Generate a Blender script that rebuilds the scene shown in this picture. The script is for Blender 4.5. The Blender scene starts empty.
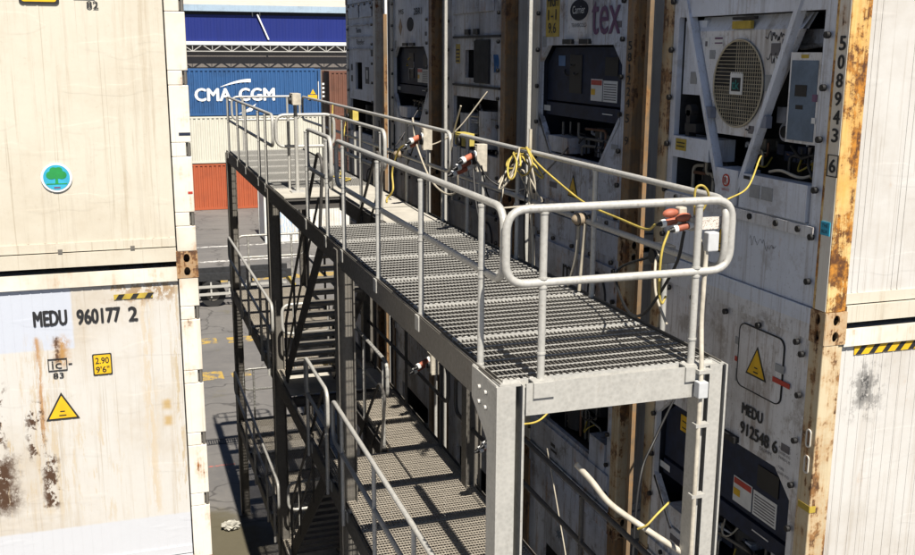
import bpy, bmesh, math, random
from mathutils import Vector, Matrix
random.seed(11)
R = math.radians
scene = bpy.context.scene
COL = scene.collection
G = 9.96                                     # eye height above the quay; levels below are measured from the eye

# ------------------------------------------------------------------ camera
cam_d = bpy.data.cameras.new('camera'); cam = bpy.data.objects.new('camera', cam_d); COL.objects.link(cam)
scene.camera = cam
cam_d.sensor_width = 36.0; cam_d.lens = 1018.2/915*36; cam_d.clip_start = .05; cam_d.clip_end = 3000
yaw, pit, rol = R(18.544), R(-12.522), R(.2896)
fw = Vector((math.sin(yaw)*math.cos(pit), math.cos(yaw)*math.cos(pit), math.sin(pit)))
rt = Vector((math.cos(yaw), -math.sin(yaw), 0)); up = rt.cross(fw)
r2 = math.cos(rol)*rt + math.sin(rol)*up; u2 = -math.sin(rol)*rt + math.cos(rol)*up
cam.matrix_world = Matrix(((r2.x, u2.x, -fw.x, 0), (r2.y, u2.y, -fw.y, 0), (r2.z, u2.z, -fw.z, G), (0, 0, 0, 1)))

# ------------------------------------------------------------------ light
SUN_EL = 54.0
world = bpy.data.worlds.new('World'); scene.world = world; world.use_nodes = True
wn = world.node_tree.nodes; wl = world.node_tree.links
sky = wn.new('ShaderNodeTexSky'); sky.sky_type = 'NISHITA'; sky.sun_disc = False
sky.sun_elevation = R(SUN_EL); sky.sun_rotation = R(178); sky.altitude = 10; sky.air_density = .55; sky.dust_density = .3
bg = wn['Background']; bg.inputs['Strength'].default_value = .05
wl.new(sky.outputs['Color'], bg.inputs['Color'])
sd = bpy.data.lights.new('sun', 'SUN'); sd.energy = 5.0; sd.angle = R(.53); sd.color = (1, .94, .84)
sun = bpy.data.objects.new('sun', sd); COL.objects.link(sun)
sdir = Vector((-.006, math.cos(R(SUN_EL)), -math.sin(R(SUN_EL))))
sun.rotation_euler = sdir.to_track_quat('-Z', 'Y').to_euler(); sun.location = (0, -20, 40)
vs = scene.view_settings
vs.view_transform = 'Standard'; vs.look = 'None'; vs.gamma = 1; vs.use_curve_mapping = False; vs.exposure = .7
scene.cycles.diffuse_bounces = 1; scene.cycles.max_bounces = 6
scene.render.resolution_x = 1024; scene.render.resolution_y = 621

# ------------------------------------------------------------------ materials
class NT:
    def __init__(s, name):
        s.m = bpy.data.materials.new(name); s.m.use_nodes = True
        s.n = s.m.node_tree.nodes; s.l = s.m.node_tree.links; s.b = s.n['Principled BSDF']
    def new(s, t, **k):
        x = s.n.new(t)
        for a, v in k.items(): setattr(x, a, v)
        return x
    def pos(s, scale=(1, 1, 1), obj=False):
        if obj: o = s.new('ShaderNodeTexCoord').outputs['Object']
        else: o = s.new('ShaderNodeNewGeometry').outputs['Position']
        mp = s.new('ShaderNodeMapping'); mp.inputs['Scale'].default_value = scale; s.l.new(o, mp.inputs['Vector'])
        return mp.outputs['Vector']
    def noise(s, vec, scale, detail=5, rough=.6):
        x = s.new('ShaderNodeTexNoise'); x.inputs['Scale'].default_value = scale
        x.inputs['Detail'].default_value = detail; x.inputs['Roughness'].default_value = rough
        s.l.new(vec, x.inputs['Vector']); return x.outputs['Fac']
    def rng(s, v, a, b, c=0, d=1, smooth=True):
        x = s.new('ShaderNodeMapRange'); x.interpolation_type = 'SMOOTHSTEP' if smooth else 'LINEAR'
        s.l.new(v, x.inputs['Value'])
        for i, q in zip(('From Min', 'From Max', 'To Min', 'To Max'), (a, b, c, d)): x.inputs[i].default_value = q
        return x.outputs['Result']
    def mth(s, op, a, b=None):
        x = s.new('ShaderNodeMath', operation=op)
        for i, q in enumerate((a, b)):
            if q is None: continue
            if isinstance(q, (int, float)): x.inputs[i].default_value = q
            else: s.l.new(q, x.inputs[i])
        return x.outputs[0]
    def mix(s, f, a, b):
        x = s.new('ShaderNodeMix', data_type='RGBA')
        for i, q in ((0, f), (6, a), (7, b)):
            if isinstance(q, (int, float)): x.inputs[i].default_value = q
            elif isinstance(q, (tuple, list)): x.inputs[i].default_value = (*q[:3], 1)
            else: s.l.new(q, x.inputs[i])
        return x.outputs[2]
    def done(s, col, rough=.6, metal=0, bump=None, dist=.004):
        if isinstance(col, (tuple, list)): s.b.inputs['Base Color'].default_value = (*col[:3], 1)
        else: s.l.new(col, s.b.inputs['Base Color'])
        if isinstance(rough, (int, float)): s.b.inputs['Roughness'].default_value = rough
        else: s.l.new(rough, s.b.inputs['Roughness'])
        s.b.inputs['Metallic'].default_value = metal
        if bump is not None:
            x = s.new('ShaderNodeBump'); x.inputs['Strength'].default_value = .5; x.inputs['Distance'].default_value = dist
            s.l.new(bump, x.inputs['Height']); s.l.new(x.outputs[0], s.b.inputs['Normal'])
        return s.m

def paint(name, col, dirt=(.45, .36, .22), damt=.5, rust=.0, streak=.4, rough=.45, patches=(), rustcol=((.30, .11, .025), (.06, .028, .014)), rscale=2.2, dent=0, grime=0):
    t = NT(name); p = t.pos()
    big = t.noise(p, .9, 6, .65); fine = t.noise(p, 9, 8, .7)
    sv = t.pos((5, 5, .22)); st = t.noise(sv, 1.6, 6, .7)
    sv2 = t.pos((26, 26, .5)); st2 = t.noise(sv2, 1.0, 4, .7)
    c = t.mix(t.mth('MULTIPLY', t.rng(big, .42, .72), damt), col, dirt)
    c = t.mix(t.mth('MULTIPLY', t.rng(st, .52, .74), streak), c, dirt)
    c = t.mix(t.mth('MULTIPLY', t.rng(st2, .60, .70), streak*.5), c, [v*.8 for v in dirt])
    st3 = t.noise(t.pos((60, 60, .35)), 1.0, 3, .6); c = t.mix(t.mth('MULTIPLY', t.rng(st3, .62, .68), streak*.45), c, [v*.75 for v in dirt])
    c = t.mix(t.mth('MULTIPLY', t.rng(fine, .3, .7), .14), c, [v*.75 for v in col])
    if grime:
        g1 = t.noise(p, 3.2, 10, .76); g2 = t.noise(t.pos((7, 7, .5)), 1.4, 8, .75)
        c = t.mix(t.mth('MULTIPLY', t.rng(g1, .52, .64), grime), c, dirt)
        c = t.mix(t.mth('MULTIPLY', t.rng(g2, .54, .62), grime*.8), c, (.20, .13, .08))
        c = t.mix(t.mth('MULTIPLY', t.rng(t.noise(p, 38, 4, .7), .62, .68), grime), c, [v*.6 for v in dirt])
    hgt = fine
    if rust > 0:
        rn = t.noise(p, rscale, 10, .72); rs = t.noise(t.pos((9, 9, .6)), 1.3, 8, .7)
        k = t.mth('ADD', t.mth('MULTIPLY', rn, .6), t.mth('MULTIPLY', rs, .4))
        th = .74-.36*rust
        halo = t.rng(k, th-.07, th+.05); core = t.rng(k, th, th+.035)
        rc = t.mix(t.rng(t.noise(p, 14, 8, .7), .38, .62), rustcol[0], rustcol[1])
        c = t.mix(t.mth('MULTIPLY', halo, .6), c, (.42, .2, .05))
        c = t.mix(core, c, rc); hgt = t.mth('ADD', fine, core)
    if patches:
        oc = t.new('ShaderNodeTexCoord').outputs['Object']; sp = t.new('ShaderNodeSeparateXYZ'); t.l.new(oc, sp.inputs[0])
        nz = t.mth('SUBTRACT', t.noise(t.pos((1, 1, 1), True), 18, 8, .75), .5)
        for (x0, x1, z0, z1, pc, soft, jit, brk) in patches:
            xx = t.mth('ADD', sp.outputs[0], t.mth('MULTIPLY', nz, jit)); zz = t.mth('ADD', sp.outputs[2], t.mth('MULTIPLY', nz, jit))
            f = t.mth('MULTIPLY', t.rng(xx, x0-soft, x0+soft), t.rng(xx, x1-soft, x1+soft, 1, 0))
            f = t.mth('MULTIPLY', f, t.mth('MULTIPLY', t.rng(zz, z0-soft, z0+soft), t.rng(zz, z1-soft, z1+soft, 1, 0)))
            if brk: f = t.mth('MULTIPLY', f, t.rng(t.noise(t.pos((7, 1, 5) if z1-z0 < .7 else (12, 1, 1.5), True), 1.6, 8, .75), brk, brk+.05))
            c = t.mix(f, c, pc)
    if dent:
        hgt = t.mth('ADD', t.mth('MULTIPLY', hgt, .25), t.mth('MULTIPLY', t.noise(t.pos((1, 1, .7)), 1.7, 3, .5), .8))
        hgt = t.mth('ADD', hgt, t.mth('MULTIPLY', t.rng(t.noise(t.pos((.6, 1, 2.2)), 2.4, 2, .5), .58, .63), .12))
        return t.done(c, t.rng(fine, .3, .7, rough, rough+.2), 0, hgt, .012)
    return t.done(c, t.rng(fine, .3, .7, rough, rough+.2), 0, hgt, .003)

def plain(name, col, rough=.55, metal=0, var=.25, scale=8):
    t = NT(name); f = t.noise(t.pos(), scale, 6, .65)
    c = t.mix(t.rng(f, .3, .7), col, [v*(1-var) for v in col])
    return t.done(c, rough, metal, f, .002)

def steel(name, col, rough=.5, metal=.25, stain=.35):
    t = NT(name); p = t.pos()
    a = t.noise(p, 2.2, 8, .7); b = t.noise(p, 30, 6, .7); v = t.new('ShaderNodeTexVoronoi'); v.inputs['Scale'].default_value = 55
    t.l.new(p, v.inputs['Vector'])
    v.inputs['Scale'].default_value = 38
    c = t.mix(t.rng(a, .35, .7), col, [q*.82 for q in col])
    c = t.mix(t.mth('MULTIPLY', v.outputs['Distance'], .55), c, [q*1.3 for q in col])
    c = t.mix(t.mth('MULTIPLY', t.rng(t.noise(t.pos((14, 14, 1.5)), 1.5, 5, .7), .55, .72), stain*.9), c, [q*.62 for q in col])
    c = t.mix(t.mth('MULTIPLY', t.rng(b, .56, .72), stain), c, (.16, .10, .055))
    return t.done(c, t.rng(b, .3, .7, rough-.1, rough+.2), metal, b, .0015)

WHITE = (.76, .74, .68)
M = {}
M['wall_cream'] = paint('wall_cream', (.60, .56, .47), (.40, .32, .22), .35, .12, .8, dent=1, grime=.12)
M['wall_side'] = paint('wall_side', (.585, .57, .545), (.36, .31, .25), .5, .2, .9, dent=1)
M['wall_smudge'] = paint('wall_smudge', (.585, .57, .545), (.36, .31, .25), .5, .2, .9, dent=1, patches=((.36, .47, 2.30, 2.54, (.05, .05, .05), .06, .16, .42), (.30, .56, 2.2, 2.60, (.25, .24, .23), .09, .2, .5)))
DK = (.07, .035, .018); OR = (.42, .24, .09); GP = (.50, .53, .60)
M['wall_patched'] = paint('wall_patched', (.585, .565, .53), (.42, .34, .24), .55, .16, .85, dent=1, patches=(
    (-2.9, -1.06, 2.215, 2.86, GP, .012, .02, 0),
    (-1.46, -1.18, .75, 2.25, (.50, .42, .31), .16, .3, .50),
    (-1.375, -1.345, 1.50, 2.33, (.40, .22, .09), .02, .04, .42), (-1.40, -1.36, .8, 1.7, (.30, .16, .07), .03, .06, .52),
    (-1.21, -1.12, 2.08, 2.31, (.40, .22, .07), .05, .12, .42), (-1.225, -1.185, 2.10, 2.33, (.10, .05, .025), .02, .07, .48),
    (-2.0, -1.62, .78, 1.28, DK, .07, .26, .40), (-2.2, -1.66, 1.35, 1.95, DK, .06, .22, .53),
    (-1.50, -1.36, 1.25, 1.75, DK, .04, .16, .52), (-1.40, -1.28, .78, 1.25, DK, .03, .16, .46), (-1.36, -1.25, 1.3, 1.55, DK, .03, .1, .6),
    (-1.9, -1.35, .7, 2.15, (.47, .38, .26), .1, .3, .58),
    (-1.25, -.75, .6, 1.55, (.53, .46, .36), .15, .3, .54),
    (-.50, -.43, .6, 2.7, (.54, .45, .33), .06, .1, .46), (-.62, -.2, 2.60, 2.74, (.28, .17, .08), .07, .2, .47), (-.80, -.19, 2.64, 2.9, (.36, .26, .16), .08, .2, .5),
    (-.25, -.18, .7, 2.75, (.46, .37, .24), .05, .1, .5),
    (-.36, -.29, 1.58, 1.67, (.46, .33, .16), .025, .05, .3), (-.355, -.285, 1.43, 1.52, (.46, .33, .16), .025, .05, .3),
    (-3.2, .1, -.1, .565, (.54, .55, .58), .012, .02, 0)))
M['post_white'] = paint('post_white', (.74, .70, .62), (.36, .26, .15), .5, .42, .5)
M['post_rusty'] = paint('post_rusty', (.74, .56, .26), (.62, .33, .06), .95, .70, .95, rustcol=((.52, .22, .03), (.10, .04, .015)), rscale=4)
M['post_tan'] = paint('post_tan', (.58, .49, .33), (.32, .21, .10), .85, .62, .9, rustcol=((.28, .14, .05), (.08, .04, .02)), rscale=3)
M['post_brown'] = paint('post_brown', (.22, .155, .095), (.10, .065, .035), .8, .6, .8, rustcol=((.20, .10, .04), (.06, .03, .015)))
M['casting'] = paint('casting', (.50, .38, .24), (.22, .13, .07), .7, .72, .5, rustcol=((.22, .10, .035), (.07, .035, .02)), rscale=5)
M['end_white'] = paint('end_white', (.74, .74, .75), (.22, .18, .14), .55, .34, .85, grime=.55)
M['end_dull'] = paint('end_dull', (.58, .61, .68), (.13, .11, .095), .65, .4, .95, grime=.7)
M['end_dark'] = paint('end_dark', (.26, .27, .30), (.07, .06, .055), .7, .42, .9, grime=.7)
M['bluewhite'] = paint('bluewhite', (.70, .74, .82), (.26, .23, .2), .4, .24, .7, grime=.35)
M['tape'] = plain('tape', (.22, .24, .3), .5)
M['navy'] = plain('navy', (.004, .008, .022), .75, 0, .5)
M['navy_light'] = plain('navy_light', (.007, .016, .048), .7, 0, .5)
M['black'] = plain('black', (.012, .012, .013), .6)
M['dark'] = plain('dark', (.03, .031, .034), .7, 0, .5)
M['ink'] = plain('ink', (.018, .018, .02), .6)
M['faded_ink'] = plain('faded_ink', (.16, .15, .16), .7)
M['yellow'] = plain('yellow', (.78, .47, .015), .5, 0, .2)
M['dull_yellow'] = plain('dull_yellow', (.50, .36, .05), .6, 0, .3)
M['red'] = plain('red', (.5, .05, .03), .45)
M['purple'] = plain('purple', (.16, .075, .15), .6)
M['paper'] = plain('paper', (.72, .72, .70), .6, 0, .15)
M['grey_label'] = plain('grey_label', (.34, .35, .36), .6)
M['screen_blue'] = plain('screen_blue', (.05, .16, .38), .3)
M['ctrl_grey'] = plain('ctrl_grey', (.12, .17, .24), .45, 0, .3)
M['cyan'] = plain('cyan', (.04, .42, .62), .5)
M['green'] = plain('green', (.02, .30, .07), .5)
M['teal'] = plain('teal', (.02, .22, .2), .5)
M['white'] = plain('white', (.82, .82, .80), .5, 0, .08)
M['tan_wire'] = plain('tan_wire', (.48, .42, .30), .5)
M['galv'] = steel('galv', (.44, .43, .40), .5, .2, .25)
M['galv_dull_shade'] = steel('galv_dull_shade', (.16, .148, .13), .55, .25, .45)  # dull galvanised, darkened so rear gantry steel carries its shade in the colour
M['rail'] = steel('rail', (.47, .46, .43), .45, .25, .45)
M['dark_steel_shade'] = steel('dark_steel_shade', (.085, .08, .075), .6, .2, .5)  # dark stair steel; doubles as rail colour with shade put in
M['grate'] = steel('grate', (.50, .49, .46), .45, .2, .2)
M['grate_bar_shade'] = steel('grate_bar_shade', (.24, .225, .20), .6, .2, .4)  # bars darker than the rods: shade of the unlit gaps put into the colour
M['grate_tan'] = steel('grate_tan', (.42, .375, .31), .6, .1, .3)
M['plate'] = plain('plate', (.50, .47, .41), .8, 0, .22, 5)
M['cable_yellow'] = plain('cable_yellow', (.58, .44, .09), .6, 0, .35)
M['cable_pale'] = plain('cable_pale', (.48, .43, .34), .6)
M['cable_black'] = plain('cable_black', (.015, .015, .016), .5)
M['plug_red'] = plain('plug_red', (.50, .15, .085), .6, 0, .45)
M['box_cream'] = plain('box_cream', (.58, .53, .44), .6, 0, .35, 12)
M['box_grey'] = plain('box_grey', (.55, .56, .57), .5, 0, .15)
M['box_yellow'] = plain('box_yellow', (.62, .50, .12), .55, 0, .3)

def speck():
    t = NT('speckled_plate'); f = t.noise(t.pos(), 120, 3, .6)
    return t.done(t.mix(t.rng(f, .55, .6), (.62, .58, .53), (.22, .14, .1)), .7)
M['speckle'] = speck()

def ground_mat():
    t = NT('quay_concrete'); p = t.pos()
    a = t.noise(p, .25, 8, .65); b = t.noise(p, 6, 8, .7); s = t.noise(t.pos((.12, 1.2, 1)), 1.5, 6, .7)
    c = t.mix(t.rng(a, .35, .68), (.165, .155, .145), (.115, .11, .108))
    c = t.mix(t.mth('MULTIPLY', t.rng(s, .52, .72), .5), c, (.07, .068, .066))
    c = t.mix(t.mth('MULTIPLY', t.rng(b, .45, .75), .3), c, (.20, .185, .165))
    sp = t.new('ShaderNodeSeparateXYZ'); t.l.new(p, sp.inputs[0])
    w = t.mth('FRACT', t.mth('DIVIDE', t.mth('ADD', sp.outputs[1], t.mth('MULTIPLY', b, .12)), 5.2))
    j = t.rng(w, .985, .99)
    c = t.mix(t.mth('MULTIPLY', j, .55), c, (.06, .058, .055))
    st = t.rng(t.noise(p, .9, 4, .5), .62, .72)
    c = t.mix(t.mth('MULTIPLY', st, .5), c, (.13, .115, .07))
    vo = t.new('ShaderNodeTexVoronoi', feature='DISTANCE_TO_EDGE'); vo.inputs['Scale'].default_value = .22
    wv = t.new('ShaderNodeVectorMath', operation='ADD'); nv = t.new('ShaderNodeTexNoise'); nv.inputs['Scale'].default_value = 1.4; t.l.new(p, nv.inputs['Vector'])
    t.l.new(p, wv.inputs[0]); t.l.new(nv.outputs['Color'], wv.inputs[1]); t.l.new(wv.outputs[0], vo.inputs['Vector'])
    c = t.mix(t.mth('MULTIPLY', t.rng(vo.outputs['Distance'], .0, .012, 1, 0), .7), c, (.045, .042, .04))
    vd = t.new('ShaderNodeVectorMath', operation='DISTANCE'); t.l.new(p, vd.inputs[0]); vd.inputs[1].default_value = (1.2, 20.0, 0)
    wet = t.rng(t.mth('ADD', vd.outputs['Value'], t.mth('MULTIPLY', t.mth('SUBTRACT', a, .5), 3.5)), 1.0, 1.7, 1, 0)
    c = t.mix(t.mth('MULTIPLY', wet, .8), c, (.085, .072, .035))
    return t.done(c, t.rng(b, .3, .7, .7, .95), 0, b, .006)
M['ground'] = ground_mat()

def worn(name, col):
    t = NT(name); f = t.noise(t.pos(), 3, 8, .75)
    return t.done(t.mix(t.rng(f, .46, .56), col, (.15, .14, .13)), .8)
M['mark_yellow'] = worn('mark_yellow', (.42, .28, .06)); M['mark_white'] = worn('mark_white', (.62, .6, .57)); M['mark_red'] = worn('mark_red', (.4, .12, .1))

def ribbed(name, col, pitch, amt=.4, dirt=.3):
    t = NT(name); p = t.pos(); sp = t.new('ShaderNodeSeparateXYZ'); t.l.new(p, sp.inputs[0])
    w = t.mth('FRACT', t.mth('DIVIDE', sp.outputs[0], pitch)); h = t.rng(t.mth('ABSOLUTE', t.mth('SUBTRACT', w, .5)), .15, .3)
    f = t.noise(t.pos((1, 1, .15)), 1.2, 6, .7)
    c = t.mix(t.mth('MULTIPLY', t.rng(f, .45, .75), dirt), col, [v*.5 for v in col])
    return t.done(c, .5, 0, h, .05)
M['clad_blue'] = ribbed('clad_blue', (.007, .018, .16), .55)
M['clad_brown'] = ribbed('clad_brown', (.17, .15, .135), .5)
M['roof'] = paint('roof', (.62, .57, .5), (.4, .36, .3), .5)
M['gutter'] = paint('gutter', (.36, .47, .58), (.2, .25, .3), .5)
M['c_blue'] = paint('c_blue', (.025, .095, .25), (.012, .03, .07), .4, .05, .4)
M['c_cream'] = paint('c_cream', (.60, .585, .50), (.42, .38, .30), .3, .05, .3)
M['c_orange'] = paint('c_orange', (.40, .095, .038), (.20, .05, .025), .4, .05, .3)
M['c_brown'] = paint('c_brown', (.16, .07, .045), (.06, .03, .02), .5, .1, .4)
M['c_white'] = paint('c_white', (.72, .72, .68), (.4, .3, .2), .4, .36, .5, patches=((.2, 2.2, .3, 1.7, (.35, .5, .7), .3, .4, .5),))
M['wall_chalk'] = plain('wall_chalk', (.40, .33, .24), .8)
M['copper'] = plain('copper', (.20, .10, .06), .5, .3, .4)
M['lamp_beige'] = plain('lamp_beige', (.36, .28, .19), .7, 0, .35)
M['dirty_white'] = plain('dirty_white', (.5, .48, .42), .6, 0, .6)
M['rubber'] = plain('rubber', (.02, .02, .02), .8)

# ------------------------------------------------------------------ mesh helpers
SPLIT = dict(sticker=.004, hatch=.01, hatch_catch=.01, compressor=.0, post_bracket=.02, gutter_bracket=.1, bolt=.01, conduit_clamp=.01, yellow_decal=.004, grey_decal=.004, tape_wrap=.01, ledge=.01, locking_slot=.01, drain_clip=.01, chassis_beam=.1, cross_member=.05, landing_leg=.01, socket=.003, paint_mark=.01,
             container_number=.048, swoosh_logo=.05, lettering=.1, small_lettering=.02, graffiti=.04, black_window=.004, control_face=.004, stencil_lettering=.06, back_plate=.01, valve=.02, wire_guard=.01, canopy_beam=.1)
class MB:
    def __init__(s, org=(0, 0, 0)): s.v = []; s.f = []; s.sm = []; s.mi = []; s.org = Vector(org)
    def add(s, vs, fs, smooth=False, m=0):
        o = len(s.v); s.v += [tuple(x) for x in vs]
        for f in fs: s.f.append([i+o for i in f]); s.sm.append(smooth); s.mi.append(m)
        return s
    def box(s, x0, x1, y0, y1, z0, z1, m=0):
        v = [(x, y, z) for x in (x0, x1) for y in (y0, y1) for z in (z0, z1)]
        return s.add(v, [(0, 1, 3, 2), (4, 6, 7, 5), (0, 4, 5, 1), (2, 3, 7, 6), (0, 2, 6, 4), (1, 5, 7, 3)], m=m)
    def bar(s, a, b, w, h, upv=(0, 0, 1), m=0):
        a, b = Vector(a), Vector(b); d = (b-a).normalized(); u = Vector(upv)
        sd_ = d.cross(u)
        if sd_.length < 1e-4: sd_ = d.cross(Vector((1, 0, 0)))
        sd_.normalize(); u = sd_.cross(d)
        q = [(-1, -1), (1, -1), (1, 1), (-1, 1)]
        v = [p+sd_*(i*w/2)+u*(j*h/2) for p in (a, b) for i, j in q]
        return s.add(v, [(3, 2, 1, 0), (4, 5, 6, 7)]+[(i, (i+1) % 4, 4+(i+1) % 4, 4+i) for i in range(4)], m=m)
    def tube(s, pts, r, n=10, closed=False, m=0):
        P = [Vector(p) for p in pts]; N = len(P); rings = []; prev = None
        for i in range(N):
            if closed: t = (P[(i+1) % N]-P[i-1]).normalized()
            else: t = (P[min(i+1, N-1)]-P[max(i-1, 0)]).normalized()
            if prev is None:
                a = t.cross(Vector((0, 0, 1)))
                if a.length < 1e-3: a = t.cross(Vector((1, 0, 0)))
            else: a = prev-t*prev.dot(t)
            a.normalize(); prev = a; b = t.cross(a)
            rings.append([P[i]+(a*math.cos(k*2*math.pi/n)+b*math.sin(k*2*math.pi/n))*r for k in range(n)])
        v = [p for rg in rings for p in rg]; f = []
        for i in range(N if closed else N-1):
            j = (i+1) % N; off = 0
            if closed and j == 0:
                best = min(range(n), key=lambda q: (rings[0][q]-rings[i][0]).length); off = best
            for k in range(n): f.append((i*n+k, i*n+(k+1) % n, j*n+(k+1+off) % n, j*n+(k+off) % n))
        s.add(v, f, True, m)
        if not closed:
            s.add(rings[0], [tuple(range(n))[::-1]], False, m); s.add(rings[-1], [tuple(range(n))], False, m)
        return s
    def cyl(s, a, b, r, n=14, m=0): return s.tube([a, b], r, n, m=m)
    def prism(s, poly, axis, d0, d1, m=0):
        def p3(q, d): return {'x': (d, q[0], q[1]), 'y': (q[0], d, q[1]), 'z': (q[0], q[1], d)}[axis]
        n = len(poly); v = [p3(q, d0) for q in poly]+[p3(q, d1) for q in poly]
        return s.add(v, [tuple(range(n)), tuple(range(n, 2*n))[::-1]]+[(i, n+i, n+(i+1) % n, (i+1) % n) for i in range(n)], m=m)
    def holed(s, outer, holes, axis, d0, d1, m=0):
        """plate of thickness d0..d1 with holes"""
        bm = bmesh.new()
        def p3(q, d): return {'x': (d, q[0], q[1]), 'y': (q[0], d, q[1]), 'z': (q[0], q[1], d)}[axis]
        es = []
        for lp in [outer]+holes:
            vv = [bm.verts.new(p3(q, d0)) for q in lp]
            es += [bm.edges.new((vv[i], vv[(i+1) % len(vv)])) for i in range(len(vv))]
        bmesh.ops.triangle_fill(bm, edges=es, use_beauty=True)
        bm.verts.index_update()
        vs = [v.co.copy() for v in bm.verts]; fs = [[v.index for v in f.verts] for f in bm.faces]
        ax = 'xyz'.index(axis); back = []
        for c in vs:
            c2 = c.copy(); c2[ax] = d1; back.append(c2)
        s.add(vs, fs, m=m); s.add(back, [f[::-1] for f in fs], m=m)
        for lp in [outer]+holes:
            n = len(lp); s.add([p3(q, d0) for q in lp]+[p3(q, d1) for q in lp], [(i, (i+1) % n, n+(i+1) % n, n+i) for i in range(n)], m=m)
        bm.free(); return s
    def pieces(s, tol):
        """the mesh split into its separate pieces (those closer than tol stay together)"""
        par = list(range(len(s.v)))
        def find(i):
            while par[i] != i: par[i] = par[par[i]]; i = par[i]
            return i
        for f in s.f:
            for i in f[1:]: par[find(i)] = find(f[0])
        box = {}
        for i, p in enumerate(s.v):
            b = box.setdefault(find(i), [list(p), list(p)])
            for k in range(3): b[0][k] = min(b[0][k], p[k]); b[1][k] = max(b[1][k], p[k])
        ks = [[b, {k}] for k, b in box.items()]; again = True
        while again:
            again = False; out = []
            for b, m_ in ks:
                for q in out:
                    if all(b[0][k]-tol < q[0][1][k] and q[0][0][k]-tol < b[1][k] for k in range(3)):
                        q[0] = [[min(b[0][k], q[0][0][k]) for k in range(3)], [max(b[1][k], q[0][1][k]) for k in range(3)]]; q[1] |= m_; again = True; break
                else: out.append([b, set(m_)])
            ks = out
        res = []
        for b, m_ in ks:
            n = MB(s.org); mp = {}
            for f, sm, mi in zip(s.f, s.sm, s.mi):
                if find(f[0]) in m_:
                    for i in f:
                        if i not in mp: mp[i] = len(n.v); n.v.append(s.v[i])
                    n.f.append([mp[i] for i in f]); n.sm.append(sm); n.mi.append(mi)
            res.append(n)
        return res
    def build(s, name, mats, parent=None, label=None, bevel=0, split=None):
        if split is None: split = SPLIT.get(name)
        if split is not None and split >= 0 and parent is not None:
            ps = s.pieces(split)
            if len(ps) > 1: return [p.build(name, mats, parent, label, bevel, None if False else -1) for p in ps][0]
        me = bpy.data.meshes.new(name)
        me.from_pydata([tuple(Vector(v)-s.org) for v in s.v], [], s.f)
        for p, q, k in zip(me.polygons, s.sm, s.mi): p.use_smooth = q; p.material_index = k
        bm = bmesh.new(); bm.from_mesh(me); bmesh.ops.recalc_face_normals(bm, faces=bm.faces); bm.to_mesh(me); bm.free()
        for k in (mats if isinstance(mats, (list, tuple)) else [mats]): me.materials.append(M[k])
        o = bpy.data.objects.new(name, me); COL.objects.link(o)
        if parent is not None: o.parent = parent
        if label: o['label'] = label
        if bevel:
            b = o.modifiers.new('bevel', 'BEVEL'); b.width = bevel; b.segments = 2; b.limit_method = 'ANGLE'
        return o

def ell(cx, cy, rx, ry, n=28, a0=0):
    return [(cx+rx*math.cos(a0+2*math.pi*i/n), cy+ry*math.sin(a0+2*math.pi*i/n)) for i in range(n)]
def rect(a0, a1, b0, b1): return [(a0, b0), (a1, b0), (a1, b1), (a0, b1)]
def rrect(a0, a1, b0, b1, r, n=5):
    o = []
    for cx, cy, s in ((a1-r, b1-r, 0), (a0+r, b1-r, 90), (a0+r, b0+r, 180), (a1-r, b0+r, 270)):
        o += [(cx+r*math.cos(R(s+90*i/n)), cy+r*math.sin(R(s+90*i/n))) for i in range(n+1)]
    return o
def fillet(pts, r, n=6, closed=False):
    P = [Vector(p) for p in pts]; N = len(P); out = []
    for i in range(N):
        if not closed and i in (0, N-1): out.append(P[i]); continue
        a, b, c = P[i-1], P[i], P[(i+1) % N]; d1 = (a-b).normalized(); d2 = (c-b).normalized()
        k = min(r, (a-b).length*.49, (c-b).length*.49); p, q = b+d1*k, b+d2*k
        for j in range(n+1):
            t = j/n; out.append(p*(1-t)**2+b*2*t*(1-t)+q*t*t)
    return out
def curve(pts, n=8):
    P = [Vector(p) for p in pts]; P = [P[0]*2-P[1]]+P+[P[-1]*2-P[-2]]; out = []
    for i in range(1, len(P)-2):
        for j in range(n):
            t = j/n; a, b, c, d = P[i-1:i+3]
            out.append(.5*((2*b)+(c-a)*t+(2*a-5*b+4*c-d)*t*t+(3*b-a-3*c+d)*t**3))
    out.append(P[-2]); return out

def thing(name, label, cat, loc=(0, 0, 0), group=None):
    o = bpy.data.objects.new(name, None); COL.objects.link(o); o.location = loc; o.empty_display_size = .3
    o['label'] = label; o['category'] = cat
    if group: o['group'] = group
    return o
def tag(o, label, cat, group=None, loc=None):
    o['label'] = label; o['category'] = cat
    if group: o['group'] = group
    return o
def struct(o): o['kind'] = 'structure'; return o
def copy_tree(o, parent=None):
    c = o.copy(); COL.objects.link(c)
    if parent is not None: c.parent = parent
    for ch in list(o.children): copy_tree(ch, c)
    return c

_tx = {}
def text_geo(body, bold=0.0, shear=0):
    k = (body, bold, shear)
    if k in _tx: return _tx[k]
    cu = bpy.data.curves.new('lettering', 'FONT'); cu.body = body; cu.size = 1; cu.offset = bold; cu.shear = shear; cu.resolution_u = 3
    ob = bpy.data.objects.new('lettering', cu); COL.objects.link(ob)
    bpy.context.view_layer.update()
    me = bpy.data.meshes.new_from_object(ob.evaluated_get(bpy.context.evaluated_depsgraph_get()))
    v = [tuple(q.co) for q in me.vertices]; f = [list(p.vertices) for p in me.polygons]
    bpy.data.objects.remove(ob); bpy.data.curves.remove(cu); bpy.data.meshes.remove(me)
    xs = [q[0] for q in v]; ys = [q[1] for q in v]; x0, x1, y0, y1 = min(xs), max(xs), min(ys), max(ys)
    v = [((q[0]-x0)/(x1-x0), (q[1]-y0)/(y1-y0)) for q in v]
    _tx[k] = (v, f); return _tx[k]
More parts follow.
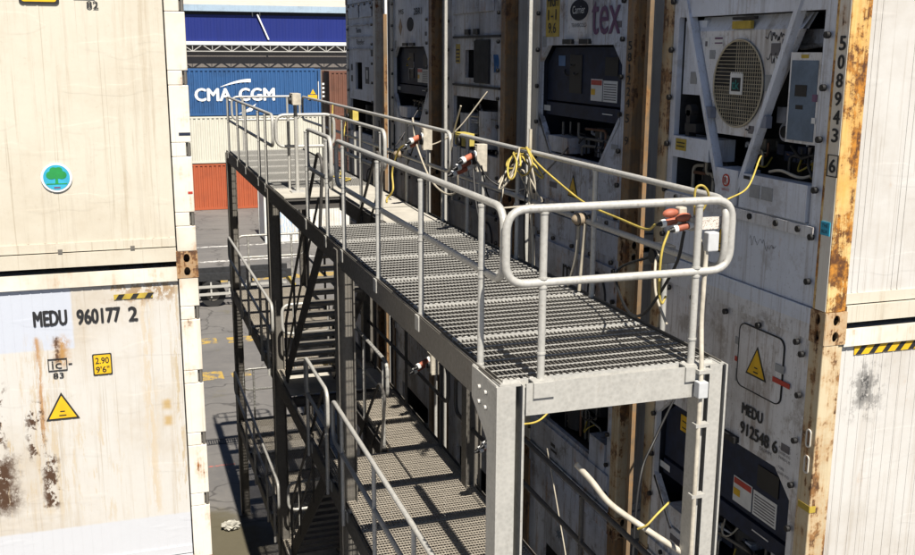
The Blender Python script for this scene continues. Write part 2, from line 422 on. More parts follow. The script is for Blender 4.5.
def txt(mb, body, face, a0, a1, b0, b1, off, bold=0., m=0, shear=0):
    """fit lettering in a rectangle. face 'e': end plane facing -X (a = y, a0 is the left = larger y); 's': side facing -Y (a = x)"""
    v, f = text_geo(body, 0, shear)
    if body == '1': c = (a0+a1)/2; a0, a1 = c+(a0-c)*.35, c+(a1-c)*.35
    k = bold*abs(b1-b0)*(1 if a1 > a0 else -1)
    for n_, (dx, dy) in enumerate(((0, 0), (1, 0), (-1, 0), (0, 1), (0, -1)) if bold else ((0, 0),)):
        o_ = off+n_*.0004
        if face == 'e': pts = [(-o_, a0+dx*k+(a1-a0)*q[0], b0+dy*abs(k)*.6+(b1-b0)*q[1]) for q in v]
        else: pts = [(a0+dx*k+(a1-a0)*q[0], -o_, b0+dy*abs(k)*.6+(b1-b0)*q[1]) for q in v]
        mb.add(pts, f, m=m)
    return mb

# ------------------------------------------------------------------ ground and far background
struct(MB().box(-700, 900, -300, 1500, -.6, 0).build('ground', 'ground'))
mb = MB()
for x0, x1, y0, y1 in ((-8, 1.9, 34.95, 35.75), (2.3, 2.95, 35.0, 35.7), (3.3, 4.3, 34.9, 35.6), (5.2, 9, 34.9, 35.6), (1.2, 2.75, 30.9, 31.75), (3.0, 3.6, 31.0, 31.6), (4.4, 7.5, 31, 31.7), (-6, 14, 44.6, 45.4)):
    mb.box(x0, x1, y0, y1, .002, .006)
struct(mb.build('yellow_road_marking', 'mark_yellow'))
mb = MB()
for y0, w in ((53.1, .25), (49.2, .3)): mb.box(-10, 20, y0, y0+w, .002, .006)
struct(mb.build('white_road_marking', 'mark_white'))
struct(MB().box(-3, 2.3, 24.0, 24.08, .002, .006).build('red_road_marking', 'mark_red'))
mb = MB()
mb.box(-6, 8, 25.45, 25.5, .0, .012); mb.box(-6, 8, 25.78, 25.83, .0, .012)
for i in range(230): mb.box(-6+i*.06, -5.965+i*.06, 25.5, 25.78, .0, .010)
o = mb.build('drain_grating', 'dark'); tag(o, 'dark slotted drain channel across the quay beside the gantry foot', 'drain')

def warehouse():
    t = thing('warehouse', 'long blue clad warehouse with a white truss canopy beyond the yard', 'warehouse', (0, 95, 0))
    o = (0, 95, 0); y = 95
    MB(o).box(-60, 90, y+.6, y+1, 0, 10.4).build('wall', 'clad_brown', t)
    MB(o).box(-60, 90, y-.3, y+.2, 10.72, 13.0).build('wall_cladding', 'clad_blue', t)
    MB(o).box(-60, 90, y-.2, y+.5, 13.0, 13.3).build('eave_recess', 'black', t)
    MB(o).box(-60, 90, y-.7, y+.1, 13.3, 13.85).build('gutter', 'gutter', t)
    m = MB(o); m.add([(-60, y-.6, 13.86), (90, y-.6, 13.86), (90, y+24, 15.75), (-60, y+24, 15.75), (-60, y-.6, 13.8), (90, y-.6, 13.8), (90, y+24, 15.6), (-60, y+24, 15.6)],
          [(0, 1, 2, 3), (4, 7, 6, 5), (0, 4, 5, 1), (1, 5, 6, 2), (2, 6, 7, 3), (3, 7, 4, 0)])
    m.build('roof', 'roof', t)
    m = MB(o); m.box(-60, 90, y-.6, y-.35, 10.42, 10.7)
    m.build('canopy_beam', 'white', t)
    m = MB(o); m.box(-60, 90, y-.55, y-.45, 9.82, 9.9)
    k = -10.0
    while k < 40:
        m.bar((k, y-.5, 9.86), (k+.85, y-.5, 10.42), .07, .07); m.bar((k+.85, y-.5, 10.42), (k+1.7, y-.5, 9.86), .07, .07)
        m.bar((k, y-.5, 9.86), (k, y-.5, 10.42), .06, .06); k += 1.7
    m.build('canopy_truss', 'galv', t)
    MB(o).bar((12.75, y-.45, 13.1), (13.7, y-.45, 10.9), .16, .12).build('diagonal_brace', 'white', t)
    m = MB(o)
    for x in (12.3, 12.95): m.box(x, x+.08, y-.4, y-.3, 12.9, 13.5)
    m.build('gutter_bracket', 'galv', t)
    return t
warehouse()

def dry_box(name, label, loc, L, H, mat, W=2.438, rod=True, group=None):
    t = thing(name, label, 'container', loc, group)
    for y0, sgn in ((0, 1), (W, -1)):
        m = MB(); pr = []; x = .2; n = int((L-.4)/.278)
        for i in range(n):
            b = .2+i*(L-.4)/n; p = (L-.4)/n
            pr += [(b, .058), (b+p*.34, .058), (b+p*.46, .006), (b+p*.88, .006)]
        pr.append((L-.2, .058)); v = [(a, y0+sgn*d, z) for z in (.16, H-.12) for a, d in pr]; k = len(pr)
        m.add(v, [(i, i+1, k+i+1, k+i) for i in range(k-1)])
        m.box(.2, L-.2, y0+sgn*.062, y0+sgn*.066, .16, H-.12)
        m.build('side_wall', mat, t)
        MB().box(.18, L-.18, min(y0, y0+sgn*.06), max(y0, y0+sgn*.06), .02, .16).box(.18, L-.18, min(y0, y0+sgn*.06), max(y0, y0+sgn*.06), H-.12, H-.015).build('side_rail', mat, t)
        for x0 in (0, L-.17):
            MB().box(x0, x0+.17, min(y0, y0+sgn*.16), max(y0, y0+sgn*.16), .12, H-.12).build('corner_post', mat, t)
            m = MB()
            for z0 in (0, H-.118): m.box(x0-.003, x0+.178, min(y0-sgn*.004, y0+sgn*.162), max(y0-sgn*.004, y0+sgn*.162), z0, z0+.118)
            m.build('corner_casting', mat, t)
    MB().box(.1, L-.1, .07, W-.07, H-.06, H-.02).build('roof_panel', mat, t)
    MB().box(.1, L-.1, .07, W-.07, .06, .15).build('floor_panel', mat, t)
    for x0 in (.03, L-.07): MB().box(x0, x0+.04, .165, W-.165, .1, H-.1).build('end_panel', mat, t)
    return t
cma = dry_box('shipping_container', 'dark blue container with white shipping line lettering, topmost of the far stack', (.6, 66, 5.93), 12.19, 2.896, 'c_blue', group='containers stacked across the yard')
m = MB()
txt(m, 'CMA', 's', 4.3, 6.5, .93, 1.70, .004, .05); txt(m, 'CGM', 's', 7.0, 9.2, .93, 1.70, .004, .05)
m.build('lettering', 'white', cma)
m = MB(); n = 16; top = []; bot = []
for i in range(n+1):
    a = i/n; x = 5.85+1.9*a; z = 1.80+.48*math.sin(a*math.pi*.5); top.append((x, z)); bot.append((x, z-.02-.2*a**.8))
for i in range(n): m.add([(top[i][0], -.004, top[i][1]), (top[i+1][0], -.004, top[i+1][1]), (bot[i+1][0], -.004, bot[i+1][1]), (bot[i][0], -.004, bot[i][1])], [(0, 1, 2, 3)])
m.add([(6.9, -.004, .1), (7.5, -.004, .42), (8.05, -.004, .75), (7.75, -.004, .28)], [(0, 1, 2, 3)])
m.build('swoosh_logo', 'white', cma)
m = MB(); m.box(11.35, 11.95, -.006, -.002, .95, 1.25, 0); m.prism([(11.5, 1.3), (11.85, 1.3), (11.67, 1.62)], 'y', -.006, -.002, 0)
for i in range(4): m.box(12.28, 12.42, -.006, -.002, 1.1+i*.26, 1.22+i*.26, 1)
m.box(12.02, 12.06, -.006, -.002, .9, 2.1, 1)
m.build('yellow_decal', ['yellow', 'white'], cma)
dry_box('shipping_container', 'cream corrugated container, middle of the far stack under the blue one', (.6, 66, 2.97), 12.19, 2.94, 'c_cream', group='containers stacked across the yard')
dry_box('shipping_container', 'orange corrugated container on the ground, bottom of the far stack', (.6, 66, 0), 12.19, 2.94, 'c_orange', group='containers stacked across the yard')
for k, w in enumerate(('bottom', 'middle', 'top')):
    dry_box('shipping_container', 'brown container at the %s of the stack beside the blue lettered one' % w, (13.35, 66, 2.9*k), 12.19, 2.88, 'c_brown', group='containers stacked across the yard')
wc = dry_box('shipping_container', 'white rust stained container standing on the yard behind the stair tower', (7.2, 53.45, 0), 6.06, 2.591, 'c_white')
MB().box(.2, 5.86, -.006, -.001, 2.35, 2.46).build('red_stripe', 'c_orange', wc)

def trailer():
    t = thing('container_trailer', 'dark empty skeletal container trailer parked across the yard', 'trailer', (-5, 40.2, 0))
    m = MB()
    for y in (.55, 1.65): m.box(0, 11.5, y, y+.12, .95, 1.25)
    m.build('chassis_beam', 'dark', t)
    m = MB()
    for i in range(7): m.box(.2+i*1.8, .42+i*1.8, 0, 2.4, 1.02, 1.2)
    m.build('cross_member', 'dark', t)
    m = MB()
    for z in (.5, .8): m.box(6.3, 11.2, -.06, -.02, z, z+.1)
    for x in (6.4, 8.2, 8.9, 9.6, 11.0): m.box(x, x+.06, -.02, .02, .4, 1.02)
    m.build('side_guard', 'galv', t)
    for x in (7.0, 8.3, 9.6):
        for y in (.1, 2.0):
            w = MB().cyl((x, y, .5), (x, y+.3, .5), .5, 24).build('wheel', 'rubber', t)
            MB().cyl((x, y-.015, .5), (x, y+.1, .5), .26, 18).build('rim', 'galv_dull_shade', w)
    MB().box(11.5, 11.58, .0, 2.4, .55, .75).build('rear_bumper', 'dull_yellow', t)
    for y in (.2, 2.1): MB().box(11.5, 11.56, y, y+.2, .8, .95).build('tail_light', 'red', t)
    m = MB()
    for y in (.6, 1.7): m.box(1.2, 1.32, y, y+.1, 0, .95)
    m.box(1.1, 1.45, .5, 1.9, 0, .05)
    m.build('landing_leg', 'dark', t)
trailer()

# crumpled white litter on the quay
bm = bmesh.new(); bmesh.ops.create_icosphere(bm, subdivisions=3, radius=.15)
for v in bm.verts: v.co = v.co*(1+random.uniform(-.28, .28)); v.co.z = max(-.09, v.co.z*.55); v.co.x *= 1.25
me = bpy.data.meshes.new('plastic_bag'); bm.to_mesh(me); bm.free(); me.materials.append(M['dirty_white'])
o = bpy.data.objects.new('plastic_bag', me); COL.objects.link(o); o.location = (1.82, 20.5, .09)
tag(o, 'crumpled white plastic bag lying on the quay', 'bag')

# ------------------------------------------------------------------ refrigerated containers
CW, CH, CL = 2.438, 2.896, 12.19
def casting(m, x0, sx, y0, sy, z0):
    """corner fitting with slotted holes in its end and side faces"""
    a, b = x0, x0+sx*.178; c, d = y0, y0+sy*.162
    sl = [(q[0]*.5, q[1]) for q in ell(0, 0, 1, .04, 16)]
    pe = [(c+sy*.08+q[0]*.055, z0+.058+q[1]) for q in sl]; ps = [(a+sx*.09+q[0]*.055, z0+.058+q[1]) for q in sl]
    m.holed(rect(min(c, d), max(c, d), z0, z0+.118), [pe], 'x', a-sx*.004, a+sx*.014)
    m.holed(rect(min(a, b), max(a, b), z0, z0+.118), [ps], 'y', c-sy*.004, c+sy*.014)
    xa, xb = sorted((a+sx*.016, b)); ya, yb = sorted((c+sy*.016, d))
    m.box(xa, xb, ya, yb, z0, z0+.012); m.box(xa, xb, ya, yb, z0+.106, z0+.118)
    xi, xj = sorted((b-sx*.02, b)); yi, yj = sorted((d-sy*.02, d))
    m.box(xi, xj, ya, yb, z0+.012, z0+.106); m.box(xa, min(xi, xb) if sx > 0 else xb, yi, yj, z0+.012, z0+.106)

def shell(t, H, sx, wall, post, far_post, rib='fine', hinges=()):
    """box of a reefer; x runs from the near end (x=0) in direction sx"""
    def X(a, b): return sorted((a*sx, b*sx))
    for y0, sy in ((0, 1), (CW, -1)):
        Y = lambda a, b: sorted((y0+sy*a, y0+sy*b))
        m = MB(); m.box(*X(.175, CL-.175), *Y(.035, .06), .24, H-.14)
        x = .22; i = 0
        while x < CL-.25:
            if rib == 'fine': m.box(*X(x, x+.012), *Y(.032, .036), .245, H-.16); x += .082
            elif rib == 'wide':
                for q in (0, .05): m.box(*X(x+q, x+q+.012), *Y(.031, .036), .245, H-.16)
                x += .34
            else:
                m.box(*X(x, x+.012), *Y(.032, .036), .245, H-.16); i += 1; x += (.09, .13, .28, .5)[i % 4]
        m.build('side_wall', wall, t)
        m = MB(); m.box(*X(.175, CL-.175), *Y(.004, .06), .035, .155); m.box(*X(.175, CL-.175), *Y(.022, .06), .165, .24)
        m.build('bottom_rail', wall if post != 'post_rusty' else 'wall_cream', t)
        m = MB(); m.box(*X(.175, CL-.175), *Y(.004, .06), H-.14, H-.02); m.build('top_rail', wall if rib != 'fine' else 'post_white', t)
        for xe, dx, near in ((0, 1, 1), (CL, -1, 0)):
            pm = post if (sy > 0 or near) else far_post
            m = MB()
            if hinges and near and sy > 0:
                zs = [.118]
                for h in hinges: zs += [h-.06, h+.06]
                zs.append(H-.118)
                for k in range(len(zs)-1):
                    if k % 2 == 0: m.box(*X(xe, xe+dx*.165), *Y(.0, .16), zs[k], zs[k+1])
                    else: m.box(*X(xe+dx*.045, xe+dx*.165), *Y(.0, .16), zs[k], zs[k+1])
            else:
                m.box(*X(xe, xe+dx*.13), *Y(0, .155), .118, H-.118); m.box(*X(xe+dx*.132, xe+dx*.172), *Y(.012, .12), .118, H-.118)
            m.build('corner_post', pm if sy > 0 else far_post, t, bevel=.008)
            if hinges and near and sy > 0:
                for h in hinges:
                    m = MB(); m.box(*X(.004, .042), *Y(.03, .12), h-.045, h+.045); m.cyl((.02*sx, .015, h-.055), (.02*sx, .015, h+.055), .014, 8)
                    m.build('door_hinge', 'galv_dull_shade', t)
            for z0 in (0, H-.118):
                m = MB(); casting(m, xe*sx, dx*sx, y0, sy, z0); m.build('corner_casting', 'casting', t, bevel=.004)
    MB().box(*X(.1, CL-.1), .065, CW-.065, H-.05, H-.02).build('roof_panel', wall, t)
    MB().box(*X(.1, CL-.1), .065, CW-.065, .04, .12).build('floor_panel', 'dark', t)
    MB().box(*X(CL-.1, CL-.05), .165, CW-.165, .05, H-.05).build('rear_panel', wall, t)

_bolt = {}
def bolts(t, pts, mat='black', r=.024):
    for y, z in pts:
        if mat not in _bolt: o = MB().cyl((-.028, 0, 0), (.002, 0, 0), r, 8).build('bolt', mat, t); _bolt[mat] = o.data
        else: o = bpy.data.objects.new('bolt', _bolt[mat]); COL.objects.link(o); o.parent = t
        o.location = (0, y, z)
def decal(t, name, rects, mats, off=.004):
    """thin printed sheet on the end; rects are (y0,y1,z0,z1,material index, extra depth, x of surface)"""
    m = MB()
    for q in rects:
        y0, y1, z0, z1, k = q[:5]; d = q[5] if len(q) > 5 else 0; xs = q[6] if len(q) > 6 else 0
        m.box(xs-off-d, xs-.001-d*.5, min(y0, y1), max(y0, y1), z0, z1, k)
    return m.build(name, mats, t)
def lettering(t, name, items, mat, off=.006, face='e', xs=0):
    m = MB()
    for it in items:
        s, a0, a1, b0, b1 = it[:5]; txt(m, s, face, a0, a1, b0, b1, off-xs if face == 'e' else off, it[5] if len(it) > 5 else .0)
    return m.build(name, mat, t)
def scribble(m, face, a, b, w, h, off, r=.0016, n=9, seed=0):
    q = random.Random(seed); pts = []; x = a
    for k in range(n):
        x += (w/n)*q.uniform(.3, 1.6)*(1 if face == 's' else -1); z = b+q.uniform(-.5, .5)*h*q.choice((.3, 1, 1))
        pts.append((x, -off, z) if face == 's' else (-off, x, z))
    m.tube(curve(pts, 5), r, 4)
def warning_tri(t, face, pts, off=.005, lines=True):
    """yellow warning triangle with black border"""
    c = (sum(p[0] for p in pts)/3, sum(p[1] for p in pts)/3); ax = 'x' if face == 'e' else 'y'
    inner = [(c[0]+(p[0]-c[0])*.82, c[1]+(p[1]-c[1])*.82) for p in pts]
    m = MB(); m.prism(pts, ax, -off, -.001, 0); m.prism(inner, ax, -off-.002, -off, 1)
    w = abs(pts[2][0]-pts[1][0])
    for k, s in enumerate((.12, .18)):
        y = c[1]-abs(pts[0][1]-c[1])*(.04+.22*k)
        if face == 'e': m.box(-off-.004, -off-.002, c[0]-w*s*.6, c[0]+w*s*.6, y-w*.018, y+w*.018, 0)
        else: m.box(c[0]-w*s*.6, c[0]+w*s*.6, -off-.004, -off-.002, y-w*.018, y+w*.018, 0)
    return m.build('warning_sign', ['ink', 'yellow'], t)
def edge_bolts(H): return [(.215, z) for z in (.3, .62, .95, 1.3, 1.65, 2.0, 2.35, 2.66)]+[(2.255, z) for z in (.3, .7, 1.1, 1.5, 1.9, 2.3, 2.66)]+[(y, H-.16) for y in (.28, .75, 1.2, 1.7, 2.1)]
def frame(t, H, mat, holes, x=.02):
    m = MB(); m.holed(rect(.157, CW-.157, .12, H-.12), holes, 'x', x, x+.05); m.build('end_panel', mat, t)
    MB().box(.0, .1, .165, CW-.165, .0, .115).build('end_sill', mat, t)
    MB().box(.0, .1, .165, CW-.165, H-.115, H).build('end_header', mat, t)
def recess(t, y0, y1, z0, z1, d=.7, mat='dark'):
    m = MB(); m.box(d, d+.02, y0, y1, z0, z1); m.box(.075, d, y0-.02, y0-.002, z0, z1); m.box(.075, d, y1+.002, y1+.02, z0, z1)
    m.box(.075, d, y0, y1, z0-.02, z0-.002); m.box(.075, d, y0, y1, z1+.002, z1+.02); m.build('machinery_bay', mat, t)

def unit_fan(t, H):
    W = 'bluewhite'
    frame(t, H, 'bluewhite', [rect(.29, 2.2, .70, 2.17)])
    recess(t, .29, 2.2, .70, 2.17, .75, 'dark')
    MB().prism([(1.93, 2.05), (.60, 2.05), (1.06, 1.24), (1.58, 1.24)], 'x', .06, .11).build('fan_panel', 'end_white', t)
    m = MB(); m.add([(.06, 1.93, 2.05), (.06, .58, 2.05), (.13, .55, 2.165), (.13, 1.98, 2.165)], [(0, 1, 2, 3)]); m.add([(.11, 1.93, 2.05), (.11, .58, 2.05), (.16, .55, 2.165), (.16, 1.98, 2.165)], [(3, 2, 1, 0)])
    m.build('fan_hood', 'bluewhite', t)
    cy, cz, r = 1.32, 1.645, .335
    f = MB().prism(ell(cy, cz, r, r, 36), 'x', .054, .062).build('fan_dark_disc', 'black', t)  # solid black disc, its colour standing in for the shade of a hole
    m = MB(); m.tube([(.045, cy+r*math.cos(a), cz+r*math.sin(a)) for a in [i*math.pi/20 for i in range(40)]], .008, 6, closed=True)
    for i in range(-11, 12):
        d = i*.029; h = math.sqrt(max(0, r*r-d*d))
        m.box(.040, .043, cy+d-.002, cy+d+.002, cz-h, cz+(h if i < 2 else (-.02 if h > .02 else h))); 
        if i < 2 or True: m.box(.043, .046, cy-h, cy+h, cz+d-.0025, cz+d+.0025)
    m.build('fan_grille', 'tan_wire', f)
    m = MB()
    for k in range(6):
        a = k*math.pi/3
        m.add([(.052, cy+.05*math.cos(a), cz+.05*math.sin(a)), (.053, cy+.3*math.cos(a), cz+.3*math.sin(a)), (.049, cy+.3*math.cos(a+.55), cz+.3*math.sin(a+.55)), (.049, cy+.07*math.cos(a+.8), cz+.07*math.sin(a+.8))], [(0, 1, 2, 3)])
    m.build('fan_blades', 'dark', f)
    b = decal(t, 'fan_badge', [(1.41, 1.24, 1.56, 1.72, 0, .0, .04), (1.385, 1.265, 1.585, 1.69, 1, .003, .04)]+[(1.405-i*.024, 1.393-i*.024, 1.72, 1.732, 0, 0, .04) for i in range(7)], ['paper', 'ink'])
    lettering(t, 'badge_lettering', [('tk', 1.375, 1.275, 1.60, 1.675, .02)], 'teal', .009, xs=.04)
    m = MB(); m.bar((.035, 2.1, 2.34), (.035, 1.42, .76), .045, .075, (1, 0, 0)); m.build('strut', W, t)
    m = MB(); m.bar((.035, .52, 2.34), (.035, 1.20, .76), .045, .075, (1, 0, 0)); m.build('strut', W, t)
    m = MB(); m.box(.007, .06, 1.62, 1.71, 1.36, 1.45); m.box(.007, .06, .86, .95, 1.33, 1.42); m.build('tape_wrap', 'tape', t)
    MB().box(.08, .5, 1.86, 2.19, 1.53, 2.14).build('evaporator_cover', W, t)
    decal(t, 'grey_decal', [(2.07, 1.97, 1.62, 1.72, 0, 0, .08)], ['grey_label'])
    MB().box(.0, .25, 1.60, 2.195, 1.0, 1.18).build('band_panel', W, t)
    decal(t, 'yellow_decal', [(2.12, 1.95, 1.06, 1.16, 0), (2.1, 1.97, 1.09, 1.10, 1, .002), (2.1, 1.97, 1.12, 1.13, 1, .002)], ['dull_yellow', 'ink'])
    MB().cyl((.35, 1.9, .72), (.35, 1.9, 1.0), .17, 20).build('compressor', 'dark', t)
    MB().box(-.004, .2, 1.16, 1.47, .705, .98).build('logo_panel', W, t)
    m = MB(); m.prism(ell(1.315, .89, .05, .05, 20), 'x', -.010, -.004, 0); m.prism(ell(1.315, .89, .036, .036, 20), 'x', -.013, -.010, 1)
    m.build('round_logo', ['red', 'paper'], t)
    lettering(t, 'logo_lettering', [('IR', 1.34, 1.29, .865, .915, .02)], 'red', .016)
    lettering(t, 'small_lettering', [('SERVICE', 1.37, 1.26, .805, .825)], 'red', .009)
    MB().box(-.002, .12, .31, 1.13, .705, .97).build('lower_panel', W, t)
    decal(t, 'grey_decal', [(.99, .86, .80, .90, 0, .002), (.84, .70, .80, .90, 0, .002), (1.08, 1.0, .93, .955, 1, .002)], ['grey_label', 'ink'])
    c = MB().box(.025, .3, .30, .64, 1.25, 1.885).build('control_box', 'end_white', t)
    decal(t, 'control_face', [(.62, .325, 1.27, 1.83, 0, .0, .025), (.56, .43, 1.58, 1.66, 1, .003, .025), (.54, .46, 1.49, 1.52, 1, .003, .025), (.52, .44, 1.845, 1.87, 2, .0, .025), (.36, .31, 1.55, 1.60, 3, .004, .025), (.35, .31, 1.40, 1.44, 4, .004, .025)], ['ctrl_grey', 'black', 'dull_yellow', 'purple', 'paper'])
    m = MB(); m.box(.2, .45, .68, 1.0, 1.36, 1.48); m.cyl((.18, .86, 1.30), (.4, .86, 1.30), .07, 18); m.build('drive_motor', 'end_dull', t)
    m = MB(); m.prism(ell(.86, 1.30, .045, .045, 16), 'x', .17, .179); m.build('motor_port', 'black', t)
    m = MB(); m.box(.25, .6, .35, .9, 1.95, 2.05); m.cyl((.3, .3, 1.98), (.3, .9, 1.93), .03, 8); m.build('pipework', 'end_dull', t)
    for pts, c in (([(.2, .8, 1.2), (.15, .6, 1.13), (.15, .45, 1.16), (.25, .33, 1.1)], 'cable_black'), ([(.1, .9, 1.0), (.06, .7, 1.03), (.1, .5, 1.0), (.2, .35, 1.09)], 'cable_pale'), ([(.2, .55, 1.2), (.1, .45, 1.1), (.1, .38, 1.0)], 'cable_black')):
        MB().tube(curve(pts), .012, 6).build('wiring', c, t)
    m = MB(); m.box(.05, .12, 2.0, 2.06, 1.18, 1.4); m.prism(ell(2.03, 1.4, .05, .05, 12), 'x', .05, .12); m.box(.04, .14, 1.88, 2.06, 1.22, 1.29); m.build('valve', 'dark', t)
    # stickers and scribbles on the fan panel
    decal(t, 'sticker', [(1.84, 1.77, 1.92, 2.0, 0, 0, .06), (1.83, 1.80, 1.93, 1.97, 1, .002, .06), (1.70, 1.57, 1.93, 2.01, 0, 0, .06), (1.69, 1.58, 1.985, 2.0, 2, .002, .06), (1.69, 1.58, 1.95, 1.96, 2, .002, .06), (1.76, 1.68, 1.83, 1.90, 3, 0, .06), (.93, .82, 1.86, 1.95, 1, 0, .06), (.80, .74, 1.9, 1.98, 1, 0, .06), (1.0, .90, 1.60, 1.72, 3, 0, .06), (1.15, 1.08, 1.27, 1.33, 1, 0, .06)], ['paper', 'faded_ink', 'purple', 'grey_label'])
    decal(t, 'yellow_decal', [(1.42, 1.17, 2.06, 2.12, 0, .0, .06), (1.42, 1.12, 2.13, 2.15, 1, .0, .06)], ['dull_yellow', 'ink'], .03)
    m = MB(); scribble(m, 'e', 1.02, 2.0, .26, .07, -.056, .0028, 24, 41); scribble(m, 'e', .98, 1.84, .16, .08, -.056, .0026, 18, 43); scribble(m, 'e', 1.2, 1.30, .1, .08, -.056, .004, 8, 44)
    m.build('graffiti', 'ink', t)
    bolts(t, [(y, .655) for y in (.36, .62, .95, 1.3, 1.7, 2.05)]+edge_bolts(H))
    MB().box(-.012, .0, .2, 2.25, .61, .69).build('lower_frame', 'end_white', t)
    warning_tri(t, 'e', [(1.34, .53), (1.45, .30), (1.23, .30)])
    clutter(t, .32, 1.15, .98, 1.24, .2, 7, 8); clutter(t, 1.62, 2.15, .72, .98, .15, 9, 5); clutter(t, .66, 1.0, 1.4, 1.98, .3, 12, 6); clutter(t, 1.62, 2.15, 1.2, 1.5, .3, 14, 5); clutter(t, 1.2, 1.55, 1.0, 1.22, .25, 17, 4)
    decal(t, 'cyan_tag', [(.125, .03, .655, .75, 0)], ['cyan'], .009)
    lettering(t, 'small_lettering', [('THE', .11, .05, .71, .735), ('BOX', .11, .05, .67, .695)], 'ink', .011)
    m = MB(); scribble(m, 'e', 1.0, .46, .34, .10, -.0185, .0013, 22, 33)
    m.build('graffiti', 'faded_ink', t)

def unit_octagon(t, H, top, mat, variant=0):
    o = [(2.25, top-.18), (2.03, top), (.46, top), (.26, top-.19), (.26, top-.75), (.66, top-1.17), (1.92, top-1.17), (2.25, top-.77)]
    frame(t, H, mat, [o])
    recess(t, .24, 2.27, top-1.2, top+.02, .6, 'navy')
    m = MB(); m.prism([(2.22, top-.19), (2.02, top-.02), (.48, top-.02), (.29, top-.2), (.29, top-.60), (2.22, top-.60)], 'x', .11, .45); m.build('condenser_cover', 'navy_light', t)
    MB().box(.09, .4, .30, 2.2, top-.76, top-.62).build('condenser_tray', 'navy_light', t)
    m = MB(); m.box(.10, .108, 1.32, 1.62, top-.5, top-.1); m.box(.10, .108, .50, .78, top-.3, top-.12); m.build('hatch', 'black', t)
    m = MB(); m.bar((.05, 2.24, top-.80), (.05, 1.90, top-1.19), .04, .06, (1, 0, 0)); m.build('strut', mat, t)
    m = MB(); m.bar((.05, .27, top-.70), (.05, .68, top-1.19), .04, .07, (1, 0, 0)); m.build('strut', mat, t)
    m = MB(); m.cyl((.35, 1.1, top-1.15), (.35, 1.1, top-.85), .16, 18); m.cyl((.3, 1.5, top-1.05), (.3, 1.9, top-1.05), .1, 14); m.build('compressor', 'dark', t)
    clutter(t, .6, 1.9, top-1.16, top-.78, .12, int(top*100)+variant, 8); clutter(t, 1.25, 1.9, top-.55, top-.1, .09, int(top*77)+variant, 3)
    MB().box(.03, .3, 1.48, 2.0, top-1.15, top-.98).build('white_box', mat, t)
    decal(t, 'sticker', [(1.1, .84, top-.56, top-.34, 0, 0, .11), (1.09, .85, top-.40, top-.35, 1, .003, .11), (1.09, 1.0, top-.50, top-.44, 2, .003, .11), (.82, .51, top-.56, top-.35, 3, 0, .11)]+[(.80, .53, top-.54+k*.025, top-.53+k*.025, 4, .002, .11) for k in range(7)]+[(.78, .56, top-.685, top-.675, 0, 0, .09), (2.26, 2.08, top-.72, top-.66, 0, .0, .088)], ['paper', 'red', 'yellow', 'paper', 'faded_ink'])
    m = MB()
    for y in (1.45, 1.04): m.box(-.03, .018, y-.1, y+.1, top+.01, top+.06)
    m.build('hatch_catch', 'black', t)
    bolts(t, edge_bolts(H))
    MB().box(-.006, .018, .17, 2.26, .18, .26).build('lower_frame', mat, t)
    bolts(t, [(y, .22) for y in (.4, .8, 1.2, 1.6, 2.0)])
    decal(t, 'small_label', [(2.18, 2.08, top-.02, top+.10, 0, 0, .02), (.40, .30, top+.16, top+.22, 1, 0, .02), (.42, .28, .95, 1.0, 0, 0, .02), (1.9, 1.7, .40, .46, 1, 0, .02), (.9, .78, .42, .50, 2, 0, .02)], ['grey_label', 'faded_ink', 'paper'])

